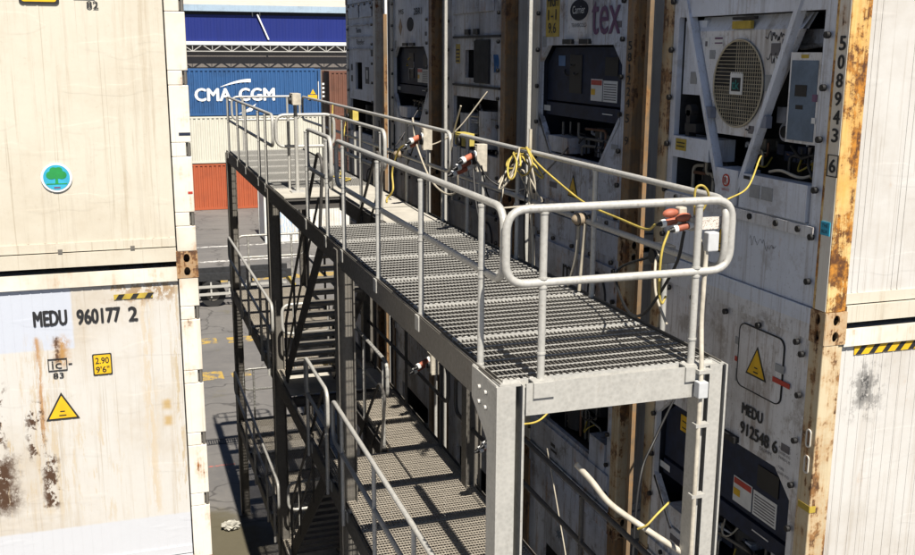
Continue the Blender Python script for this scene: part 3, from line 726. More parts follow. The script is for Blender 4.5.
def unit_flat(t, H, mat, hatches):
    ho = [rect(1.18, 1.57, 1.53, 1.9), rect(.15+.12, 2.07, .55, 1.27)] if not hatches else [rect(1.14, 1.72, 1.14, 1.66), rect(.25, 2.2, .3, .94)]
    frame(t, H, mat, ho)
    for q in ho:
        ys = [p[0] for p in q]; zs = [p[1] for p in q]; recess(t, min(ys), max(ys), min(zs), max(zs), .45, 'black')
    if not hatches:
        MB().box(.0, .018, .44, 2.09, 2.38, 2.66).build('access_hatch', mat, t, bevel=.006)
        m = MB(); m.box(-.005, .018, .18, 2.05, 2.055, 2.085); m.box(-.005, .018, .18, 2.05, 1.41, 1.44); m.build('ledge', 'dark', t)
        m = MB()
        for i in range(17): m.box(-.012, .018, .58+i*.033, .60+i*.033, 1.48, 2.02)
        m.box(.012, .018, .57, 1.15, 1.47, 2.03); m.build('louvre', 'dark', t)
        decal(t, 'yellow_decal', [(1.97, 1.78, 1.72, 1.98, 0, 0, .02)]+[(1.95, 1.8, 1.74+k*.05, 1.76+k*.05, 1, .002, .02) for k in range(4)], ['dull_yellow', 'ink'])
        clutter(t, .3, 2.0, .56, 1.25, .1, 51, 9)
        MB().box(.1, .4, 1.6, 2.0, .75, 1.03).build('white_box', mat, t)
        MB().cyl((.3, 1.05, .6), (.3, 1.05, 1.1), .24, 20).build('compressor', 'end_dull', t)
        decal(t, 'sticker', [(1.12, 1.0, .9, 1.02, 0, 0, .07)], ['paper'])
        m = MB()
        for k, y in enumerate((.42, .38, .33, .29)): m.tube(curve([(.016, y, 1.62), (.016, y-.03, 1.75), (.016, y+.02, 1.84), (.016, y-.01, 1.7)], 5), .007, 4)
        m.build('graffiti', 'screen_blue', t)
        m = MB(); m.box(-.02, .018, 1.35, 1.5, 2.1, 2.17); m.box(-.02, .018, 1.0, 1.15, 2.1, 2.17); m.build('hatch_catch', 'black', t)
    else:
        for y0, y1 in ((1.32, 2.2), (.25, 1.18)): MB().box(-.004, .018, y0, y1, 2.5, 2.74).build('access_hatch', mat, t, bevel=.006)
        m = MB()
        for z in (2.37, 2.14, 1.92): m.box(.0, .018, .18, 2.26, z-.012, z+.012)
        m.build('ledge', 'end_dull', t)
        decal(t, 'black_window', [(.87, .56, 1.27, 1.58, 0, 0, .02), (.2, .1, 1.3, 1.6, 0, 0, .02), (2.1, 1.95, 1.5, 1.62, 0, 0, .02), (2.1, 1.95, 1.28, 1.4, 0, 0, .02), (.41, .1, 1.78, 1.9, 0, 0, .02), (.78, .66, 1.36, 1.52, 1, .002, .02)], ['black', 'paper'])
        lettering(t, 'small_lettering', [('Thermo', 1.6, 1.15, 2.22, 2.32, .01), ('Reefer', 1.55, .9, 2.0, 2.1, 0)], 'ink', -.014)
        MB().cyl((.3, 1.2, .35), (.3, 1.2, .85), .2, 18).build('compressor', 'dark', t)
    bolts(t, edge_bolts(H))

def unit_low(t, H, mat, word=True):
    ho = [rect(.27, 1.85, .55, 1.22)]
    frame(t, H, mat, ho); recess(t, .27, 1.85, .55, 1.22, .5, 'black')
    MB().box(.01, .3, .3, .66, .35, .80).build('white_box', mat, t)
    MB().box(-.006, .018, .2, 2.25, .18, .50).build('lower_panel', mat, t)
    m = MB(); m.box(-.004, .018, .17, 2.26, 2.62, 2.68); m.box(-.004, .018, .17, 2.26, 1.26, 1.32); m.build('ledge', mat, t)
    m = MB(); m.tube([(.012, .62+.2*math.cos(a), 2.32+.24*math.sin(a)) for a in [i*math.pi/14 for i in range(28)]], .012, 6, closed=True); m.build('vent_ring', 'dark', t)
    MB().prism(ell(.62, 2.32, .18, .22, 28), 'x', .010, .019).build('vent_cover', mat, t)
    m = MB(); m.bar((.008, .70, 2.22), (.008, .64, 2.42), .03, .03); m.build('vent_handle', 'black', t)
    clutter(t, .7, 1.8, .56, 1.2, .1, 61 if word else 63, 9)
    m = MB(); m.cyl((.25, 1.35, .6), (.25, 1.35, 1.05), .16, 16); m.box(.2, .4, .8, 1.1, .9, 1.1); m.build('compressor', 'dark', t)
    decal(t, 'sticker', [(1.95, 1.75, 1.9, 2.1, 0, 0, .02), (1.95, 1.75, 1.6, 1.8, 1, 0, .02), (1.62, 1.50, .30, .34, 2, 0, -.006), (1.62, 1.45, .24, .27, 2, 0, -.006)], ['paper', 'grey_label', 'ink'])
    if word: lettering(t, 'lettering', [('m', 1.47, 1.25, 2.34, 2.49, .03)], 'ink', -.014)
    bolts(t, edge_bolts(H))

def clutter(t, y0, y1, z0, z1, x, seed, n=7):
    q = random.Random(seed)
    for k in range(n):
        a = (x+q.uniform(-.02, .15), q.uniform(y0, y1), z0+.01); b = (x+q.uniform(0, .2), q.uniform(y0, y1), z0+(z1-z0)*q.uniform(.5, .97)); zz = z0+(z1-z0)*q.uniform(.3, .8)
        pts = [a, (a[0], a[1], zz), (b[0], b[1], zz), b]; r = q.choice((.008, .011, .016))
        MB().tube(fillet(pts, .05, 5), r, 7).build('pipe', q.choice(('copper', 'cable_black', 'galv_dull_shade', 'cable_pale', 'end_dull')), t)
    for k in range(4):
        y = q.uniform(y0, y1-.15); z = z0+(z1-z0)*q.uniform(0, .6); w = q.uniform(.06, .16); h = q.uniform(.05, .14)
        MB().box(x+.08, x+.25, y, y+w, z, min(z+h, z1-.01)).build('component', q.choice(('end_dull', 'dark', 'navy_light', 'galv_dull_shade', 'end_dark')), t, bevel=.006)
    for k in range(3):
        y = q.uniform(y0+.2, y1-.1); z = z0+(z1-z0)*q.uniform(.3, .9); dy = q.uniform(.1, .3)
        MB().tube(curve([(x+.05, y, z), (x, y-dy*.3, z-q.uniform(.04, .12)), (x+.02, y-dy*.7, z-q.uniform(.0, .1)), (x+.08, max(y0, y-dy), z)]), .008, 6).build('wiring', q.choice(('cable_black', 'cable_black', 'cable_pale', 'dull_yellow')), t)
YR = {1: 5.67, 2: 8.62, 3: 11.92, 4: 15.0, 5: 18.5}
XR = 4.6; ZU, ZL, ZM = G-1.88, G-4.776, G-7.372
GR = 'refrigerated containers racked with their machinery ends to the gantry'
def right_box(n, z, label, wall, post, far_post, rib='fine', H=CH, cat='container'):
    t = thing('reefer_container', label, cat, (XR, YR[n], z), GR); shell(t, H, 1, wall, post, far_post, rib); return t

# --- upper row
t = right_box(1, ZU, 'white refrigerated container with a big round fan and V struts, nearest in the upper row', 'wall_side', 'post_rusty', 'post_tan', 'wide')
unit_fan(t, CH)
m = MB()
for k, ch in enumerate('508943'): txt(m, ch, 'e', .09, .03, 1.90-k*.121, 1.99-k*.121, .007, .05)
txt(m, '6', 'e', .09, .03, 1.09, 1.18, .007, .05)
for a, b, c, d in ((.115, .108, 1.06, 1.21), (.012, .005, 1.06, 1.21), (.115, .005, 1.06, 1.066), (.115, .005, 1.204, 1.21)): m.box(-.008, -.004, min(a, b), max(a, b), c, d)
m.build('container_number', 'ink', t)
MB().box(-.004, -.001, .010, .12, .125, 2.77).build('number_strip', 'post_white', t)
t = right_box(2, ZU, 'grey white refrigerated container lettered tex above a dark machinery bay', 'wall_side', 'post_brown', 'post_white')
unit_octagon(t, CH, 1.95, 'end_dull')
decal(t, 'yellow_label', [(2.1, 1.74, 2.04, 2.56, 0, 0, .02)], ['dull_yellow'])
lettering(t, 'label_lettering', [('HIGH', 2.06, 1.78, 2.36, 2.50, .02), ('1-1', 2.04, 1.82, 2.22, 2.33, .02), ('9.6', 2.03, 1.82, 2.08, 2.19, .02)], 'ink', -.013)
m = MB(); m.box(.014, .019, .93, 1.52, 1.99, 2.55, 0); m.prism(ell(1.24, 2.30, .215, .105, 28), 'x', .009, .014, 1); m.build('maker_badge', ['end_white', 'navy'], t)
lettering(t, 'badge_lettering', [('Carrier', 1.39, 1.09, 2.265, 2.345, 0), ], 'paper', -.006)
lettering(t, 'badge_caption', [('TRANSICOLD', 1.42, 1.06, 2.13, 2.17, 0)], 'ink', -.012)
lettering(t, 'lettering', [('tex', .94, .32, 2.05, 2.37, .012)], 'purple', -.013)
m = MB(); [txt(m, ch, 'e', .105, .035, 1.9-k*.105, 1.98-k*.105, .006, .012) for k, ch in enumerate('581224')]; txt(m, '5', 'e', .105, .035, 1.23, 1.31, .006, .012); txt(m, '9', 'e', .105, .035, 1.02, 1.1, .006, .012); m.build('container_number', 'ink', t)
warning_tri(t, 'e', [(1.27, .60), (1.40, .36), (1.14, .36)]).location.x = .018
t2 = decal(t, 'blue_display', [(1.93, 1.76, 1.73, 1.84, 0, 0, .11)], ['screen_blue'])
t = right_box(3, ZU, 'pale refrigerated container with a black window and louvre between two brown columns', 'wall_side', 'post_brown', 'post_white')
unit_flat(t, CH, 'end_dull', False)
t = right_box(4, ZU, 'blue grey refrigerated container with a round dark badge and brown diamond sign', 'wall_side', 'post_brown', 'post_white')
unit_octagon(t, CH, 1.95, 'bluewhite', 1)
m = MB(); m.prism(ell(1.22, 2.3, .19, .11, 24), 'x', .014, .019); m.build('maker_badge', 'navy', t)
m = MB(); m.prism([(1.81, 2.13), (1.92, 2.27), (1.81, 2.41), (1.70, 2.27)], 'x', .014, .019); m.build('diamond_sign', 'post_brown', t)
lettering(t, 'lettering', [('2BR1', 1.0, .55, 2.44, 2.54, .02), ('MS', 1.9, 1.6, 2.47, 2.55, .01)], 'ink', -.013)
t = right_box(5, ZU, 'pale blue grey refrigerated container with two top hatches, farthest in the upper row', 'wall_side', 'post_white', 'post_white')
unit_flat(t, CH, 'bluewhite', True)

# --- second row
t = right_box(1, ZL, 'white refrigerated container numbered 912548 6 with a dark machinery bay, nearest in the lower row', 'wall_smudge', 'post_tan', 'post_tan')
unit_octagon(t, CH, 1.69, 'end_white')
m = MB(); m.holed(rrect(.44, 1.02, 2.18, 2.70, .07), [rrect(.447, 1.013, 2.187, 2.693, .066)], 'x', .006, .019); m.build('hatch_seal', 'ink', t)
MB().prism(rrect(.448, 1.012, 2.188, 2.692, .066), 'x', .010, .019).build('access_hatch', 'end_white', t)
w = warning_tri(t, 'e', [(.765, 2.56), (.90, 2.31), (.63, 2.31)], .004)
w.location.x = .011
lettering(t, 'container_number', [('MEDU', .92, .65, 1.965, 2.055, .05), ('912548', .925, .55, 1.80, 1.90, .05), ('6', .50, .44, 1.80, 1.90, .05)], 'ink', -.013)
lettering(t, 'small_lettering', [('DUARY', .66, .50, 1.755, 1.785, 0), ('MAX GROSS', .42, .28, 1.86, 1.88, 0), ('34000 KG', .42, .28, 1.82, 1.84, 0), ('74960 LB', .42, .28, 1.78, 1.80, 0), ('TARE', .42, .34, 1.70, 1.72, 0), ('4680 KG', .42, .28, 1.66, 1.68, 0)], 'faded_ink', -.014)
decal(t, 'sticker', [(1.08, .98, 2.50, 2.56, 0, 0, .02), (1.07, .98, 2.36, 2.40, 1, 0, .02), (.53, .42, 2.44, 2.50, 0, .0, .008), (.55, .34, 2.35, 2.39, 1, .0, .008), (1.05, .99, 2.2, 2.3, 0, 0, .02)], ['grey_label', 'red'])
decal(t, 'yellow_label', [(1.97, 1.82, 1.43, 1.58, 0, 0, .11), (1.94, 1.85, 1.46, 1.47, 1, .002, .11), (1.94, 1.85, 1.52, 1.53, 1, .002, .11)], ['yellow', 'ink'])
m = MB()
for z0, z1 in ((2.0, 2.14), (1.80, 1.94)): m.holed(rrect(.045, .10, z0, z1, .025), [rrect(.056, .089, z0+.012, z1-.012, .016)], 'x', -.008, -.001)
m.build('locking_slot', 'post_white', t)
m = MB(); m.box(-.003, .0, .0, .13, 1.52, 1.57); m.box(.0, .05, -.003, 0, 1.52, 1.57); m.build('orange_tag', 'dull_yellow', t)
# hazard strip and smudge on its long side
m = MB()
m.box(.29, 3.0, .026, .032, CH-.215, CH-.15, 0)
x = .30
while x < 2.9: m.add([(x, .0255, CH-.214), (x+.05, .0255, CH-.214), (x+.10, .0255, CH-.151), (x+.05, .0255, CH-.151)], [(0, 1, 2, 3)], m=1); x += .115
m.build('hazard_strip', ['yellow', 'ink'], t)
hz = t
proto_oct = None
for n, kind, lab in ((2, 'low', 'dull white refrigerated container with a letter m, below the one lettered tex'), (3, 'low2', 'dim refrigerated container in the lower row under the louvred one'),
                     (4, 'oct', 'dim refrigerated container in the lower row under the one with the diamond sign'), (5, 'low2', 'dim refrigerated container in the lower row, farthest along the gantry')):
    t = right_box(n, ZL, lab, 'wall_side', 'post_tan' if n == 2 else 'post_brown', 'post_white')
    if kind == 'low': unit_low(t, CH, 'end_dull')
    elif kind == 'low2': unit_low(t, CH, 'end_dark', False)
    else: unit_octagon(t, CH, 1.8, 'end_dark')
    if n == 4: src = t
    if n == 2: src2 = t
# --- third and bottom rows (mostly hidden behind the gantry decks)
ORD = {1: 'nearest', 2: 'second', 3: 'middle', 4: 'fourth', 5: 'farthest'}
base3 = None
for n in (1, 2, 3, 4, 5):
    if base3 is None:
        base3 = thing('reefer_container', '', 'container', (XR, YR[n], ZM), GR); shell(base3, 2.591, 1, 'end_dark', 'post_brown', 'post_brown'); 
        frame(base3, 2.591, 'end_dull', [rect(.27, 1.85, .55, 1.6)]); recess(base3, .27, 1.85, .55, 1.6, .5, 'black')
        MB().cyl((.3, 1.2, .6), (.3, 1.2, 1.1), .2, 16).build('compressor', 'dark', base3); MB().box(.02, .3, .3, .7, .6, 1.2).build('white_box', 'end_dull', base3)
        m = MB()
        for k in range(8):
            a = k*math.pi/4; m.add([(.015, 1.38+.02*math.cos(a-.6), 1.88+.02*math.sin(a-.6)), (.015, 1.38+.13*math.cos(a), 1.88+.13*math.sin(a)), (.015, 1.38+.02*math.cos(a+.6), 1.88+.02*math.sin(a+.6))], [(0, 1, 2)])
        m.add([(.014, 1.38+.05*math.cos(k*math.pi/4), 1.88+.05*math.sin(k*math.pi/4)) for k in range(8)], [tuple(range(8))])
        m.build('star_logo', 'ctrl_grey', base3)
        c = base3
    else: c = copy_tree(base3); c.location = (XR, YR[n], ZM)
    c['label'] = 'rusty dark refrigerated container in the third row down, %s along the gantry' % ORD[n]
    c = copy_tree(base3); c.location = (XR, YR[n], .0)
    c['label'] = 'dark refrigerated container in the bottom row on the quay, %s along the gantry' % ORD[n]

# --- left stack: long sides towards the camera, door ends to the right
XLF, YLF, ZLB = .617, 9.0, G-1.83
GL = 'refrigerated containers across the aisle from the gantry'
def left_box(label, z, wall, rib): 
    t = thing('reefer_container', label, 'container', (XLF, YLF, z), GL)
    shell(t, CH, -1, wall, 'post_white', 'post_white', rib, hinges=(.40, 1.0, 1.6, 2.2, 2.62) if rib == 'mixed' else (.69, 1.28, 1.87, 2.46)); 
    m = MB(); m.box(-.05, -.012, .165, CW-.165, .1, CH-.1); m.build('door_panel', wall, t)
    return t
L1 = left_box('cream refrigerated container with a round tree sticker, above the numbered rust streaked one', ZLB, 'wall_cream', 'mixed')
def lz(v): return v+1.83
m = MB()
m.prism(ell(-1.095, lz(-1.035), .122, .122, 40), 'y', .021, .030, 0); m.prism(ell(-1.095, lz(-1.035), .104, .104, 40), 'y', .018, .021, 1)
g = []
for cx, cz, r in ((-1.095, .035, .055), (-1.135, .02, .04), (-1.055, .02, .04), (-1.115, .06, .03), (-1.075, .06, .03)): m.prism(ell(cx, lz(-1.035)+cz, r, r*.85, 16), 'y', .0155-.0003*cx, .018, 2)
m.prism([(-1.107, lz(-1.085)), (-1.083, lz(-1.085)), (-1.087, lz(-1.0)), (-1.103, lz(-1.0))], 'y', .016, .018, 2)
m.box(-1.175, -1.015, .016, .018, lz(-1.092), lz(-1.084), 2); m.box(-1.12, -1.07, .016, .018, lz(-1.125), lz(-1.112), 3)
m.build('tree_sticker', ['white', 'cyan', 'green', 'purple'], L1)
m = MB(); txt(m, '82', 's', -.765, -.675, lz(.322), lz(.382), -.027, .01); m.box(-.86, -.70, .02, .03, lz(.405), lz(.412)); m.build('stencil_lettering', 'ink', L1)
m = MB(); m.prism(rrect(-1.27, -.97, lz(.35), lz(.72), .03), 'y', .024, .03, 0); m.prism(rrect(-1.25, -.99, lz(.37), lz(.70), .02), 'y', .021, .024, 1); m.build('yellow_label', ['ink', 'yellow'], L1)
m = MB(); txt(m, "9'6\"", 's', -1.22, -1.02, lz(.42), lz(.52), -.019, .02); m.build('label_lettering', 'ink', L1)
m = MB(); m.box(-.10, -.004, -.003, .001, lz(-.71), lz(-.685), 0); m.box(-.05, -.01, -.003, .001, lz(-1.21), lz(-1.19), 1); m.build('paint_mark', ['navy_light', 'red'], L1)
m = MB()
for x in (-1.13, -.55): m.box(x, x+.035, -.004, .022, .158, .19)
m.build('drain_clip', 'galv_dull_shade', L1)

L2 = left_box('white rust streaked refrigerated container numbered 960177 2 with grey paint patches', ZLB-CH, 'wall_patched', 'fine')
def l2(v): return v+1.83+CH
m = MB()
txt(m, 'MEDU', 's', -1.366, -1.105, l2(-2.295), l2(-2.165), -.027, .045)
txt(m, '960177', 's', -1.02, -.672, l2(-2.30), l2(-2.172), -.027, .045); txt(m, '2', 's', -.60, -.53, l2(-2.303), l2(-2.178), -.027, .045)
m.build('container_number', 'ink', L2)
m = MB(); m.box(-.713, -.39, .026, .031, l2(-2.108), l2(-2.062), 0)
for x in (-.70, -.58, -.46): m.add([(x, .0255, l2(-2.107)), (x+.05, .0255, l2(-2.107)), (x+.08, .0255, l2(-2.063)), (x+.03, .0255, l2(-2.063))], [(0, 1, 2, 3)], m=1)
m.build('hazard_strip', ['dull_yellow', 'ink'], L2)
m = MB(); m.prism(rrect(-.925, -.765, l2(-2.77), l2(-2.578), .012), 'y', .026, .031, 0); m.prism(rrect(-.914, -.776, l2(-2.759), l2(-2.589), .008), 'y', .023, .026, 1)
txt(m, '2.90', 's', -.90, -.79, l2(-2.665), l2(-2.61), -.0215, .02, 0); txt(m, "9'6\"", 's', -.90, -.79, l2(-2.745), l2(-2.69), -.0215, .02, 0)
m.build('height_label', ['ink', 'yellow'], L2)
m = MB(); a, b, c, d = -1.285, -1.13, l2(-2.70), l2(-2.59)
m.box(a, b, .026, .030, c, c+.008); m.box(a, b, .026, .030, d-.008, d); m.box(a, a+.008, .026, .030, c, d); m.box(b-.008, b, .026, .030, c, d)
txt(m, 'ic', 's', -1.255, -1.175, l2(-2.68), l2(-2.61), -.027, 0); m.box(-1.12, -1.09, .026, .030, l2(-2.65), l2(-2.64)); txt(m, '83', 's', -1.25, -1.165, l2(-2.765), l2(-2.715), -.027, .01)
m.build('stencil_lettering', 'ink', L2)
w = warning_tri(L2, 's', [(-1.2, l2(-2.895)), (-1.335, l2(-3.142)), (-1.062, l2(-3.142))], .004)
w.location.y = .031
for k in (1, 2):
    o = left_box('white refrigerated container %s the rust streaked one numbered 960177 2' % ('directly under' if k == 1 else 'two below'), ZLB-CH-(2.45 if k == 1 else 4.9)+.0, 'wall_cream', 'fine')
    o.scale.z = 2.42/CH

# unseen upper tier and rear stacks, added to keep skylight out of the aisle
for n in YR:
    c = copy_tree(base3); c.location = (XR, YR[n], ZU+CH); c['label'] = 'unseen refrigerated container added as a topmost row over the gantry, %s along it' % ORD[n]
lb = None
for k, y in enumerate((YLF, 12.2, 15.4, 18.6, 21.8)):
    for j, (z, sc) in enumerate(((ZLB+CH, 1), (ZLB, 1), (ZLB-CH, 1), (ZLB-CH-2.45, 2.42/CH), (ZLB-CH-4.9, 2.42/CH))):
        if k == 0 and j > 0: continue
        if lb is None:
            lb = left_box('', z, 'wall_cream', 'fine'); c = lb
        else: c = copy_tree(lb)
        c.location = (XLF, y, z); c.scale.z = sc; c['group'] = GL
        c['label'] = 'unseen cream refrigerated container in the %s stack across the aisle, %s tier' % (('front', 'second', 'third', 'fourth', 'rearmost')[k], ('topmost', 'upper', 'middle', 'lower', 'bottom')[j])

# ------------------------------------------------------------------ gap poles; the bright ones are set proud to stand in for sunlit slivers
GP_ = 'steel guide poles in the gaps between the containers'
for y, w, mat, lab in ((8.06, .06, 'post_brown', 'rusty cream guide pole between the fan container and the tex container'),
                       (10.78, .045, 'galv', 'thin pole added as a bright sunlit sliver between the tex container and the louvred one'),
                       (13.85, .055, 'galv', 'thin pole added as a bright sunlit sliver between the louvred container and the one with the diamond sign'),
                       (17.15, .10, 'white', 'broad white pole standing in for sunlit wall beyond the container with the diamond sign')):
    o = MB((4.46, y, 0)).box(4.44, 4.48, y, y+w, 0, G+1.0).build('gap_pole', mat)
    o.location = (4.46, y, 0); tag(o, lab, 'pole', GP_)
o = MB((4.43, 17.0, 0)).box(4.37, 4.43, 16.98, 17.1, 0, G+.6).build('gap_pole', 'post_brown'); o.location = (4.43, 17.0, 0)
tag(o, 'brown guide pole in front of the broad white one', 'pole', GP_)

# ------------------------------------------------------------------ the reefer gantry
XL, XRR = 2.14, 3.72; YF, YB = 5.55, 21.25
RO = (2.93, 5.55, 0)
rack = thing('service_gantry', 'galvanised steel gantry with grating decks and stairs in front of the refrigerated containers', 'gantry', RO)
LV = [G-2.0, G-4.9, G-7.8]

def hbeam(m, x0, x1, y0, y1, z0, z1, t=.012):
    """column with its flanges across X and web facing the camera"""
    m.box(x0, x0+t, y0, y1, z0, z1); m.box(x1-t, x1, y0, y1, z0, z1)
    ym = (y0+y1)/2; m.box(x0+t, x1-t, ym-.006, ym+.006, z0, z1)
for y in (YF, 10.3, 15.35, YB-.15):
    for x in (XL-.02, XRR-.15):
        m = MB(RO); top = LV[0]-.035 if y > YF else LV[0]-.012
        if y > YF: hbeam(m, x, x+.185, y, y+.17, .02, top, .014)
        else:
            a, b = (x+.014, x+.130) if x < 3 else (x+.056, x+.150)     # slots shaped in beside the front plate, giving dark strips of shade
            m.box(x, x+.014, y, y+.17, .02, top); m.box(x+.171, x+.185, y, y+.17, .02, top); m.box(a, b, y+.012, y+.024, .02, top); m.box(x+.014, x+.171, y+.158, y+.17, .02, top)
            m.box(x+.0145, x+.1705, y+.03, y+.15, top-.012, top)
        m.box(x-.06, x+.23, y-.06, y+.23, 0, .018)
        m.build('steel_column', 'galv' if y == YF else 'galv_dull_shade', rack)  # rear columns take the darker steel, shade under the decks put into colour
# one grating panel of each width: bearing bars along the gantry, cross rods across it
def grating(w, l, pitch=.1, rod=.0032, bar=.0022, mb=0):
    m = MB(); n = int(w/.0305)
    for i in range(n+1):
        x = i*w/n; m.box(x-bar, x+bar, .006, l-.006, -.032, 0, mb)
    k = int(l/pitch)
    for i in range(1, k):
        y = i*l/k; m.box(0, w, y-rod, y+rod, -.005, .0012, 1)
    for y in (0, l-.007): m.box(-.002, w+.002, y, y+.007, -.036, .004, 1)
    nb = int(w/.045)
    for i in range(nb): m.box(i*.045, i*.045+.024, -.001, .012, .0042, .010, 1)
    return m
gp = None
def panel(proto, x, y, z):
    c = proto.copy(); COL.objects.link(c); c.parent = rack; c.location = (x-RO[0], y-RO[1], z-RO[2]); return c
GT = ['grate_bar_shade', 'grate']
gw = grating(1.49, .985).build('grating_panel', GT, rack); gs = grating(.66, 1.10, .05, .006, .003, 1).build('grating_panel', ['grate_bar_shade', 'grate_tan'], rack)
gl = grating(1.49, .985, .05, .006, .003, 1).build('grating_panel', ['grate_bar_shade', 'grate_tan'], rack)
first = [True, True, True]
def put(k, x, y, z):
    p = (gw, gs, gl)[k]
    if first[k]: p.location = (x-RO[0], y-RO[1], z); first[k] = False
    else: panel(p, x, y, z)
NEAR = [5.63+i*1.0 for i in range(6)]; FAR = [15.08+i*1.02 for i in range(6)]; MIDP = [11.68, 12.8]
for li, z in enumerate(LV):
    for y in NEAR+FAR: put(0 if li == 0 else 2, 2.19, y, z)
    for i, y in enumerate(MIDP):
        if li == 0: MB(RO).box(3.02, 3.68, y, y+1.27-(.12 if i == 0 else 0), z-.02, z).build('deck_plate', 'plate', rack)
        else: put(1, 3.02, y, z)
    MB(RO).box(2.19, 3.68 if li else 3.015, 14.15, 15.06, z-.02, z).build('deck_plate', 'plate', rack)
    if li == 0: MB(RO).box(3.02, 3.68, 14.09, 15.06, z-.02, z-.001).build('deck_plate', 'plate', rack)
    # edge channels
    for x, s in ((XL, 1), (XRR, -1)):
        m = MB(RO); xa, xb = sorted((x, x+s*.010)); m.box(xa, xb, YF+.175, YB+.02, z-.215, z-.002)
        xa, xb = sorted((x+s*.011, x+s*.07)); m.box(xa, xb, YF+.175, YB, z-.215, z-.203); m.box(xa, xb, YF+.175, YB, z-.052, z-.04)
        m.build('edge_channel', 'galv_dull_shade', rack)
        m = MB(RO); xa, xb = sorted((x+s*.004, x+s*.012)); m.box(xa, xb, YF+.02, YB, z+.0, z+.012); m.build('toe_strip', 'galv_dull_shade', rack)
    for y in (YF+.012, YB+.02):
        m = MB(RO)
        m.box(XL+.175, XRR-.165, y-.012, y, z-.212, z-.004); m.box(XL+.175, XRR-.165, y+.001, y+.06, z-.212, z-.200); m.box(XL+.175, XRR-.165, y+.001, y+.06, z-.05, z-.04)
        m.build('end_channel', 'galv', rack)
    # joists under the panel joints and a lengthways runner
    for y in [q for q in NEAR[1:]]+[11.66]+[14.12]+FAR+[FAR[-1]+1.02]:
        m = MB(RO); m.box(XL+.075, XRR-.075, y-.05, y+.05, z-.05, z-.04); m.box(XL+.075, XRR-.075, y-.007, y+.007, z-.16, z-.05); m.box(XL+.075, XRR-.075, y-.05, y+.05, z-.172, z-.16)
        m.build('joist', 'dark_steel_shade', rack)
    m = MB(RO); m.box(3.02, 3.12, 6.7, 8.55, z-.2, z-.175); m.box(3.055, 3.085, 8.55, 11.6, z-.2, z-.175); m.build('cable_tray', 'dark_steel_shade', rack)
    m = MB(RO); m.box(2.96, 3.0, 11.7, 14.1, z-.2, z-.002); m.build('trimmer', 'dark_steel_shade', rack)

def loop(pts, r=.024, fr=.14, posts=(), zb=None, name='handrail', top=None, mt='rail'):
    h = MB(RO).tube(fillet(pts, fr, 6, True), r, 12, True).build(name, mt, rack)
    zt = top if top else max(q[2] for q in pts); zm = min(q[2] for q in pts)
    for p in posts:
        m = MB(RO).tube([(p[0], p[1], zb), (p[0], p[1], zt-.02)], r*.92, 12)
        for z in (zt-.034, zm+.022, zm-.034, zb+.165): m.tube([(p[0], p[1], z), (p[0], p[1], z+.006), (p[0], p[1], z+.012)], r*1.10, 12)
        m.build('rail_post', mt, h)
    return h
def yz(x, y0, y1, a, b): return [(x, y0, a), (x, y1, a), (x, y1, b), (x, y0, b)]
def xz(y, x0, x1, a, b): return [(x0, y, a), (x1, y, a), (x1, y, b), (x0, y, b)]
for li, z in enumerate(LV):
    a, b = z+.62, z+1.08; zb = z-.16; xr = 2.2 if li == 0 else 2.10; up_ = 0 if li == 0 else .05
    a += up_; b += up_; xp = xr-.03 if li == 0 else xr
    loop(yz(xr, 5.68, 10.6, a, b), posts=[(xp, y) for y in (5.99, 7.35, 8.7, 10.13)], zb=zb)
    loop(yz(xr, 10.87, 12.3, a, b), posts=[(xp, y) for y in (10.98, 12.2)], zb=zb)
    loop(yz(xr, 15.1, 21.2, a, b), posts=[(xp, y) for y in (15.68, 16.47, 18.1, 19.34, 20.95)], zb=zb)
    loop(xz(21.2, 2.28, 3.66, a, b), posts=[(2.5, 21.2), (3.4, 21.2)], zb=zb)
    loop(xz(15.05, 2.24, 3.1, a, b), posts=[(2.42, 15.05), (2.95, 15.05)], zb=z-.01, name='guard_rail')
    loop(yz(3.02, 11.72, 14.95, a, b), posts=[(3.0, y) for y in (11.85, 12.9, 14.0, 14.8)], zb=zb)
    xq = 3.70 if li == 0 else 3.675; mt = 'rail' if li == 0 else 'dark_steel_shade'  # lower rails are darkened, their shade put into the colour
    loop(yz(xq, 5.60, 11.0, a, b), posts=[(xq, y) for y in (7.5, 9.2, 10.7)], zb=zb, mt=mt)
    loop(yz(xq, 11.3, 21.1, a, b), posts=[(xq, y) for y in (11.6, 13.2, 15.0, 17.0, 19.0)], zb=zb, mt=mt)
    loop(xz(5.60, 2.185, 3.745, a, b), posts=[(2.43, 5.60), (3.5, 5.60)], zb=z-.0, name='guard_rail', r=.026)
    # brackets that carry the posts
    m = MB(RO)
    for y in (5.99, 7.35, 8.7, 10.13, 10.98, 12.2, 15.68, 16.47, 18.1, 19.34, 20.95): m.box(2.132, 2.1395, y-.05, y+.05, z-.12, z-.012); m.box(2.13, 2.19, y-.045, y+.045, z-.012, z+.0)
    m.build('post_bracket', 'galv', rack)
    m = MB(RO)
    for x in (2.43, 3.5): m.box(x-.07, x+.07, 5.535, 5.549, z-.10, z-.002); m.box(x-.07, x+.07, 5.55, 5.63, z-.003, z+.006)
    m.build('post_bracket', 'galv', rack)
# bolted gusset at the front corner
for z in LV:
    m = MB(RO); m.prism([(5.57, z-.004), (6.02, z-.004), (6.02, z-.215), (5.83, z-.34), (5.57, z-.52)], 'x', 2.122, 2.134); g = m.build('gusset_plate', 'galv', rack)
    m = MB(RO)
    for y, dz in ((5.74, .10), (5.86, .10), (5.74, .20), (5.86, .20)): m.cyl((2.105, y, z-dz), (2.125, y, z-dz), .017, 6)
    m.build('bolt', 'galv', g)
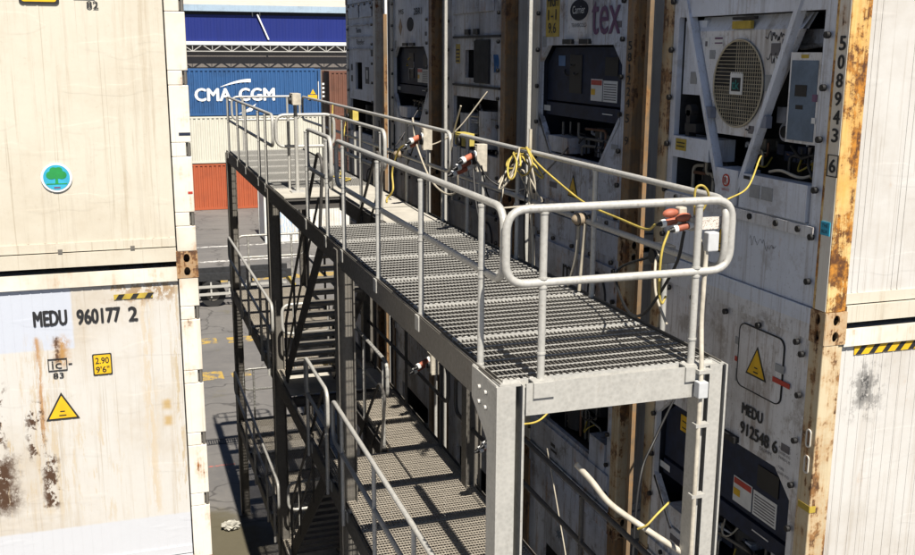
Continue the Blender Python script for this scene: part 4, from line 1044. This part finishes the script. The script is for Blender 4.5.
# stair flights, each falling away from the camera under the opening
for z in LV[:2]+[LV[2]]:
    drop = 2.9 if z != LV[2] else LV[2]
    y0, y1 = 11.55, 14.85; n = 14; z1 = z-drop
    if z == LV[2]: y1 = y0+3.3*drop/2.9; n = 11
    fl = MB(RO)
    s = None
    d = Vector((0, y1-y0, -drop)).normalized()
    for x in (2.24, 2.95):
        m = MB(RO); m.bar((x, y0, z-.10), (x, y1, z1+.02), .012, .24, (0, 0, 1)); o = m.build('stair_stringer', 'dark_steel_shade', rack)
        if s is None: s = o
    for k in range(1, n):
        f = k/n; y = y0+(y1-y0)*f; zz = z-drop*f
        m = MB(RO); m.box(2.25, 2.94, y-.08, y+.13, zz-.03, zz); m.box(2.25, 2.94, y-.09, y-.08, zz-.035, zz+.004); m.build('stair_tread', 'galv_dull_shade', rack)
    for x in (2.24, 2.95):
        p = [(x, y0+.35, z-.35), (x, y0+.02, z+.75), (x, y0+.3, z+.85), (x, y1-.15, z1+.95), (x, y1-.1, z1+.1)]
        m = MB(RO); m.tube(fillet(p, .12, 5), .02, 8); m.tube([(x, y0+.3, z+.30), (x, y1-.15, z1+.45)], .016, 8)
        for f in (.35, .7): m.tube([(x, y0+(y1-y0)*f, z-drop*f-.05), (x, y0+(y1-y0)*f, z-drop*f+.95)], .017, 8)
        m.build('stair_handrail', 'dark_steel_shade', rack)
# junction box on a post at the top of the stairs
m = MB(RO); m.tube([(2.46, 14.62, LV[0]), (2.46, 14.62, LV[0]+1.25)], .028, 10); m.box(2.36, 2.56, 14.52, 14.72, LV[0], LV[0]+.02); m.build('lamp_post', 'rail', rack)

# ------------------------------------------------------------------ power points on the gantry
ZD = LV[0]
def reefer_plug(m, p, d, L=.085, r=.024):
    """plug: red body, pale ring at its cable end, dark gland; p is its socket end"""
    p = Vector(p); d = Vector(d).normalized(); u = d.cross(Vector((0, 0, 1))).normalized(); w = d.cross(u)
    for a, b, ra, rb, mi in ((-.35, 0, 1.1, 1.1, 1), (0, .5, .95, 1.0, 0), (.5, .98, 1.0, .84, 0), (.98, 1.3, 1.12, 1.08, 1), (1.3, 1.52, .75, .6, 2), (1.52, 1.7, .45, .35, 2)):
        n = 14; rings = []
        for t_, rr in ((a, ra), (b, rb)): rings.append([p+d*L*t_+(u*math.cos(k*2*math.pi/n)+w*math.sin(k*2*math.pi/n))*r*rr for k in range(n)])
        m.add(rings[0]+rings[1], [(k, (k+1) % n, n+(k+1) % n, n+k) for k in range(n)], True, mi)
        m.add(rings[0], [tuple(range(n))[::-1]], False, mi); m.add(rings[1], [tuple(range(n))], False, mi)
def blob(m, c, a, b, h, d, mi=0, n=14, k=8):
    """flattened ellipsoid with its long axis along d"""
    c = Vector(c); d = Vector(d).normalized(); u = d.cross(Vector((0, 0, 1))).normalized(); w = u.cross(d); rows = []
    for i in range(k+1):
        f = math.pi*i/k; rows.append([c-d*a*math.cos(f)+(u*b*math.cos(q)+w*h*math.sin(q))*max(math.sin(f), .02) for q in [j*2*math.pi/n for j in range(n)]])
    m.add([p for r_ in rows for p in r_], [(i*n+j, i*n+(j+1) % n, (i+1)*n+(j+1) % n, (i+1)*n+j) for i in range(k) for j in range(n)], True, mi)
def outlet(x, y, z, label, w=.16, h=.30, name='power_outlet', mat='box_cream', plugs=0, pole=True, group='power outlets along the gantry rail', zdeck=ZD):
    t = thing(name, label, 'power outlet', (x, y, z-h/2), group); o = (x, y, z-h/2)
    MB(o).box(x-.06, x+.06, y-w/2, y+w/2, z-h/2, z+h/2).box(x-.066, x-.058, y-w/2+.02, y+w/2-.02, z-h/2+.02, z+h/2-.02).build('housing', mat, t, bevel=.008)
    if pole: MB(o).tube([(x+.03, y, zdeck-.2), (x+.03, y, z-h/2)], .022, 8).build('conduit', 'galv', t)
    m = MB(o); m.cyl((x-.10, y-w*.1, z-.02), (x-.06, y-w*.1, z-.02), .05, 14); m.build('socket', 'black', t)
    for k in range(plugs):
        m = MB(o); reefer_plug(m, (x-.1-.02*k, y-.02+.05*k, z+.03-.075*k), (-.75, -.35+.12*k, -.25), .14, .036); m.build('plug', ['plug_red', 'white', 'cable_black'], t)
    return t
# front outlet: speckled back plate, two red plugs, grey box and its long conduit
t = thing('power_outlet', 'power outlet with red plugs and a speckled plate at the front handrail', 'power outlet', (3.74, 5.75, ZD+.9), 'power outlets along the gantry rail'); o = (3.74, 5.75, ZD+.9)
m = MB(o); m.prism(rrect(3.53, 3.74, ZD+.885, ZD+.965, .03), 'y', 5.640, 5.650); m.build('back_plate', 'speckle', t)
m = MB(o); m.box(3.565, 3.645, 5.575, 5.638, ZD+.75, ZD+.875); m.build('switch_box', 'box_grey', t, bevel=.008)
m = MB(o); m.tube(fillet([(3.575, 5.61, ZD+.75), (3.562, 5.60, ZD+.30), (3.525, 5.505, ZD-.02), (3.53, 5.505, ZD-2.7)], .08), .0155, 10); m.build('conduit', 'box_cream', t)
m = MB(o); m.box(3.49, 3.56, 5.465, 5.53, ZD-.20, ZD-.09); m.build('conduit_box', 'box_grey', t, bevel=.006)
m = MB(o)
for dz in (-.03, -.40, -.9, -1.4, -2.0): m.box(3.50, 3.60, 5.49, 5.545, ZD+dz-.012, ZD+dz+.012)
m.build('conduit_clamp', 'galv', t)
for q, dr in (((3.425, 5.75, ZD+.935), (-1, -.02, -.16)), ((3.485, 5.70, ZD+.905), (-1, -.05, -.18))):
    m = MB(o); reefer_plug(m, q, dr); m.build('plug', ['plug_red', 'white', 'cable_black'], t)
for q in ((3.39, 5.765, ZD+.982), (3.46, 5.72, ZD+.957)):
    m = MB(o); blob(m, q, .056, .034, .030, (-1, 0, -.1)); m.build('socket_lid', 'plug_red', t)
m = MB(o); m.box(3.44, 3.50, 5.735, 5.80, ZD+.90, ZD+1.02); m.box(3.492, 3.53, 5.68, 5.73, ZD+.87, ZD+.96); m.build('socket', 'box_cream', t, bevel=.01)
m = MB(o); m.tube(curve([(3.56, 5.72, ZD+.9), (3.55, 5.72, ZD+1.0), (3.56, 5.74, ZD+1.08)]), .02, 8); m.tube(curve([(3.58, 5.7, ZD+.82), (3.6, 5.7, ZD+.72), (3.6, 5.7, ZD+.6), (3.64, 5.7, ZD+.56)]), .012, 6); m.build('lead', 'cable_pale', t)

outlet(3.80, 10.55, ZD+.86, 'cream power outlet with a cluster of red plugs, middle of the gantry rail', .10, .30, plugs=3)
outlet(3.80, 12.6, ZD+.90, 'cream power outlet with one red plug, near the stair opening', .10, .28, plugs=2)
outlet(3.76, 10.98, ZD+1.03, 'yellow junction box on the end of the farther handrail', .34, .14, 'junction_box', 'box_yellow', 0, False, 'yellow boxes on the handrail')
outlet(3.76, 16.7, ZD+.97, 'yellow junction box on the handrail beyond the stair opening', .32, .18, 'junction_box', 'box_yellow', 0, True, 'yellow boxes on the handrail')
outlet(2.46, 14.6, ZD+1.33, 'cream box on top of a post by the stairs', .26, .16, 'junction_box', 'box_cream', 0, False, None)
outlet(3.80, 6.55, ZD+.55, 'dark junction box on a white standpipe low behind the front handrail', .18, .13, 'junction_box', 'dark', 0, True, None)
outlet(3.80, 9.6, LV[1]+.9, 'cream power outlet with red plugs on the lower deck', .2, .3, plugs=3, zdeck=LV[1])
outlet(3.80, 12.3, LV[1]+.9, 'cream power outlet with a red plug farther along the lower deck', .2, .3, plugs=2, zdeck=LV[1])
for y, lab in ((7.68, 'round beige lamp strapped to the middle rail near the yellow cable'), (13.46, 'round beige lamp strapped to the middle rail by the stairs')):
    z = ZD+.62; t = thing('bulkhead_lamp', lab, 'lamp', (3.7, y, z), 'round lamps on the middle rail'); o = (3.7, y, z)
    m = MB(o); blob(m, (3.66, y, z+.01), .075, .07, .052, (1, -.3, 0))
    m.build('lamp_body', 'lamp_beige', t)
    m = MB(o)
    for d in (-.03, .03): m.tube([(3.66+d, y+.073*math.cos(q), z+.01+.055*math.sin(q)) for q in [i*math.pi/8 for i in range(16)]], .004, 5, True)
    m.build('wire_guard', 'cable_black', t)

def cable(pts, r, mat, label, name='cable', group='loose cables on the gantry', n=8):
    o0 = Vector(pts[0]); m = MB(o0); m.tube(curve(pts, n), r, 8); o = m.build(name, mat); o.location = o0; return tag(o, label, 'cable', group)
# coil hung on the rail
pts = []
for k in range(62):
    a = k*.40+.5; w = 1+.22*math.sin(k*.83)+.12*math.sin(k*.37); side = -1 if k < 40 else .55
    pts.append((3.60+side*.10*w*(1-math.cos(a))*.9-.02*math.sin(k*.6), 8.85+.13*math.sin(a)*w-side*.05, ZD+1.02-.155*w*(1-math.cos(a+.25))+.10*math.sin(k*.11)))
cable(pts, .009, 'cable_pale', 'coil of pale cable hung over the handrail', 'cable_coil', n=4)
pts = []
for k in range(44):
    a = k*.44; w = 1+.35*math.sin(k*.6); pts.append((3.60-.11*w*math.sin(a*.5)-.001*k, 8.80+.14*w*math.sin(a*1.07), ZD+1.07-.085*w*(1-math.cos(a))))
cable(pts, .009, 'cable_yellow', 'yellow cable knotted round the coil on the handrail', 'cable_coil', n=4)
pts = [(3.62, 8.7, ZD+1.12), (3.60, 8.95, ZD+1.1), (3.59, 9.0, ZD+.95), (3.6, 8.8, ZD+.87), (3.6, 8.6, ZD+1.0), (3.6, 8.75, ZD+1.14), (3.62, 8.55, ZD+1.02), (3.63, 8.1, ZD+.90), (3.62, 7.5, ZD+.79), (3.58, 6.8, ZD+.77), (3.46, 6.2, ZD+.80), (3.27, 5.75, ZD+.912)]
cable(pts, .009, 'cable_yellow', 'yellow cable sagging from the coil to the red plugs at the front')
cable([(3.66, 8.8, ZD+1.3), (3.65, 8.78, ZD+1.1), (3.66, 8.8, ZD+.7), (3.7, 8.8, ZD+.3), (3.72, 8.8, ZD-.1)], .016, 'cable_pale', 'stiff pale cable standing up through the coil')
cable([(3.34, 5.69, ZD+.88), (3.29, 5.68, ZD+.74), (3.29, 5.69, ZD+.50), (3.32, 5.70, ZD+.40), (3.36, 5.72, ZD+.44)], .008, 'cable_yellow', 'yellow cable tail hanging under the front red plug')
cable([(3.52, 5.8, ZD+.85), (3.5, 5.86, ZD+.6), (3.48, 6.2, ZD+.2), (3.6, 6.7, ZD+.1), (3.72, 7.1, ZD+.3), (3.78, 6.62, ZD+.52)], .011, 'cable_black', 'black cable looping low between the front plug and the dark junction box')
cable([(3.74, 6.5, ZD+.55), (3.66, 6.4, ZD+.5), (3.62, 6.3, ZD+.3), (3.66, 6.2, ZD+.1)], .01, 'cable_pale', 'pale lead hanging from the dark junction box')
cable([(3.52, 5.68, ZD+.98), (3.50, 5.66, ZD+1.14), (3.54, 5.64, ZD+1.17), (3.6, 5.66, ZD+1.1), (3.58, 5.7, ZD+.98)], .008, 'cable_yellow', 'yellow cable hooked over the front top rail')
cable([(3.70, 5.60, ZD+1.08), (3.95, 5.75, ZD+1.13), (4.2, 6.0, ZD+1.28), (4.25, 6.05, ZD+1.3)], .006, 'cable_yellow', 'stiff yellow cable end poking out past the corner of the front rail')
for k, (dy, lab) in enumerate(((0, 'pale cable running down to the deck below the beige lamp'), (.12, 'second pale cable beside the first below the beige lamp'))):
    cable([(3.68, 7.62+dy, ZD+.60), (3.67, 7.64+dy, ZD+.3), (3.66, 7.66+dy+.1*k, ZD+.02)], .016, 'cable_pale', lab)
cable([(3.72, 11.0, ZD+1.4), (3.7, 11.25, ZD+1.0), (3.7, 11.3, ZD+.6), (3.7, 11.25, ZD+.3)], .011, 'cable_pale', 'pale cable hanging from the containers over the farther handrail')
cable([(3.7, 12.9, ZD+1.15), (3.66, 12.6, ZD+.85), (3.62, 11.9, ZD+.5), (3.62, 11.3, ZD+.38), (3.64, 10.9, ZD+.45), (3.6, 10.75, ZD+.72)], .012, 'cable_pale', 'brown white cable drooping between the two cream outlets')
cable([(3.66, 13.0, ZD+.80), (3.62, 13.3, ZD+.7), (3.58, 13.5, ZD+.4), (3.56, 13.4, ZD+.15), (3.5, 13.5, ZD+.02), (3.42, 13.2, ZD+.02)], .013, 'cable_yellow', 'yellow cable dropping to the plate deck by the stair opening')
cable([(3.66, 10.4, ZD+.75), (3.63, 10.2, ZD+.4), (3.66, 10.1, ZD+.1), (3.69, 10.1, ZD-.1)], .012, 'cable_black', 'black cable falling from the plug cluster to the deck')
cable([(3.70, 16.9, ZD+.9), (3.6, 16.8, ZD+.5), (3.55, 16.6, ZD+.2), (3.45, 16.3, ZD+.02)], .014, 'cable_yellow', 'yellow cable falling from the far junction box')
cable([(3.55, 17.3, ZD+1.1), (3.5, 17.2, ZD+.6), (3.4, 16.9, ZD+.1), (3.3, 16.2, ZD+.02), (3.5, 15.8, ZD+.02), (3.3, 15.5, ZD+.02)], .014, 'cable_yellow', 'yellow cable heaped on the far deck')
cable([(4.5, 9.6, LV[1]+1.35), (4.1, 9.4, LV[1]+1.1), (3.8, 9.3, LV[1]+1.1), (3.74, 9.6, LV[1]+.9)], .011, 'cable_yellow', 'thin yellow cable slung to the lower deck outlet')
cable([(3.73, 8.4, LV[1]+1.2), (3.78, 8.2, LV[1]+.6), (3.8, 8.0, LV[1]+.1), (3.82, 7.9, LV[1]-.5)], .006, 'cable_pale', 'thin pale cable hanging below the upper deck near the front')
cable([(3.28, 5.80, G-3.24), (3.31, 5.74, G-3.19), (3.40, 5.76, G-3.13), (3.52, 5.8, G-3.07)], .008, 'cable_yellow', 'short yellow cable end tied round the pale pipe under the deck')
o0 = (2.90, 6.03, G-2.80); m = MB(o0); m.tube(curve([(2.90, 6.03, G-2.80), (3.0, 5.98, G-2.92), (3.13, 5.93, G-3.09), (3.36, 5.82, G-3.265), (3.61, 5.70, G-3.44), (3.85, 5.60, G-3.62)]), .021, 10); o = m.build('pipe', 'box_cream'); o.location = o0
tag(o, 'pale kinked pipe slung under the front end of the upper deck', 'pipe')
# stub conduits rising through the deck
for y, h, dx, lab in ((9.35, .55, .1, 'bent stub conduit rising from the container side edge of the deck'), (10.25, .62, .0, 'upright stub conduit at the deck edge below the plug cluster'), (12.2, .8, .0, 'pale standpipe at the deck edge near the stair opening')):
    o0 = (3.69, y, ZD-.2); m = MB(o0); m.tube(curve([(3.69, y, ZD-.2), (3.69, y, ZD+.1), (3.69, y-dx*.3, ZD+h*.7), (3.69, y-dx*1.5, ZD+h)]), .02, 8); o = m.build('stub_conduit', 'galv'); o.location = o0
    tag(o, lab, 'conduit', 'stub conduits at the deck edge')

for k, (pts, r, c, lab) in enumerate((
    ([(4.55, 12.4, ZD+1.5), (4.2, 12.6, ZD+1.0), (3.9, 12.8, ZD+.8), (3.72, 12.75, ZD+.92)], .010, 'cable_pale', 'pale cable slung from the louvred container to the cream outlet near the stairs'),
    ([(4.6, 10.0, ZD+1.0), (4.2, 10.2, ZD+.55), (3.9, 10.4, ZD+.6), (3.72, 10.5, ZD+.85)], .010, 'cable_black', 'black cable slung from the tex container to the plug cluster'),
    ([(3.72, 10.3, ZD+.8), (3.70, 10.0, ZD+.5), (3.72, 9.5, ZD+.42), (3.74, 9.0, ZD+.60)], .009, 'cable_black', 'black cable swagged along the middle rail between the plug cluster and the coil'),
    ([(3.72, 13.9, ZD+1.0), (3.68, 13.7, ZD+.55), (3.70, 13.3, ZD+.45), (3.72, 12.9, ZD+.8)], .010, 'cable_black', 'black cable looping under the handrail beyond the cream outlet'),
    ([(4.5, 15.4, ZD+1.1), (4.1, 15.2, ZD+.6), (3.8, 14.9, ZD+.5), (3.7, 14.7, ZD+1.0)], .011, 'cable_black', 'black cable from the diamond sign container to the far handrail'),
    ([(3.72, 8.9, ZD+1.0), (3.68, 8.95, ZD+.6), (3.70, 9.0, ZD+.2), (3.74, 9.05, ZD-.2)], .010, 'cable_black', 'black cable dropping through the deck below the coil'),
    ([(4.58, 7.3, ZD-.6), (4.2, 7.2, ZD-1.2), (3.95, 7.0, ZD-1.5), (3.8, 6.8, ZD-2.4)], .011, 'cable_black', 'black cable hanging from the nearest lower container below the deck'),
    ([(4.55, 10.4, ZD-.5), (4.2, 10.0, ZD-1.4), (3.9, 9.7, ZD-1.7), (3.8, 9.6, ZD-1.95)], .010, 'cable_pale', 'pale cable from the letter m container down to the lower outlet'))):
    cable(pts, r, c, lab)
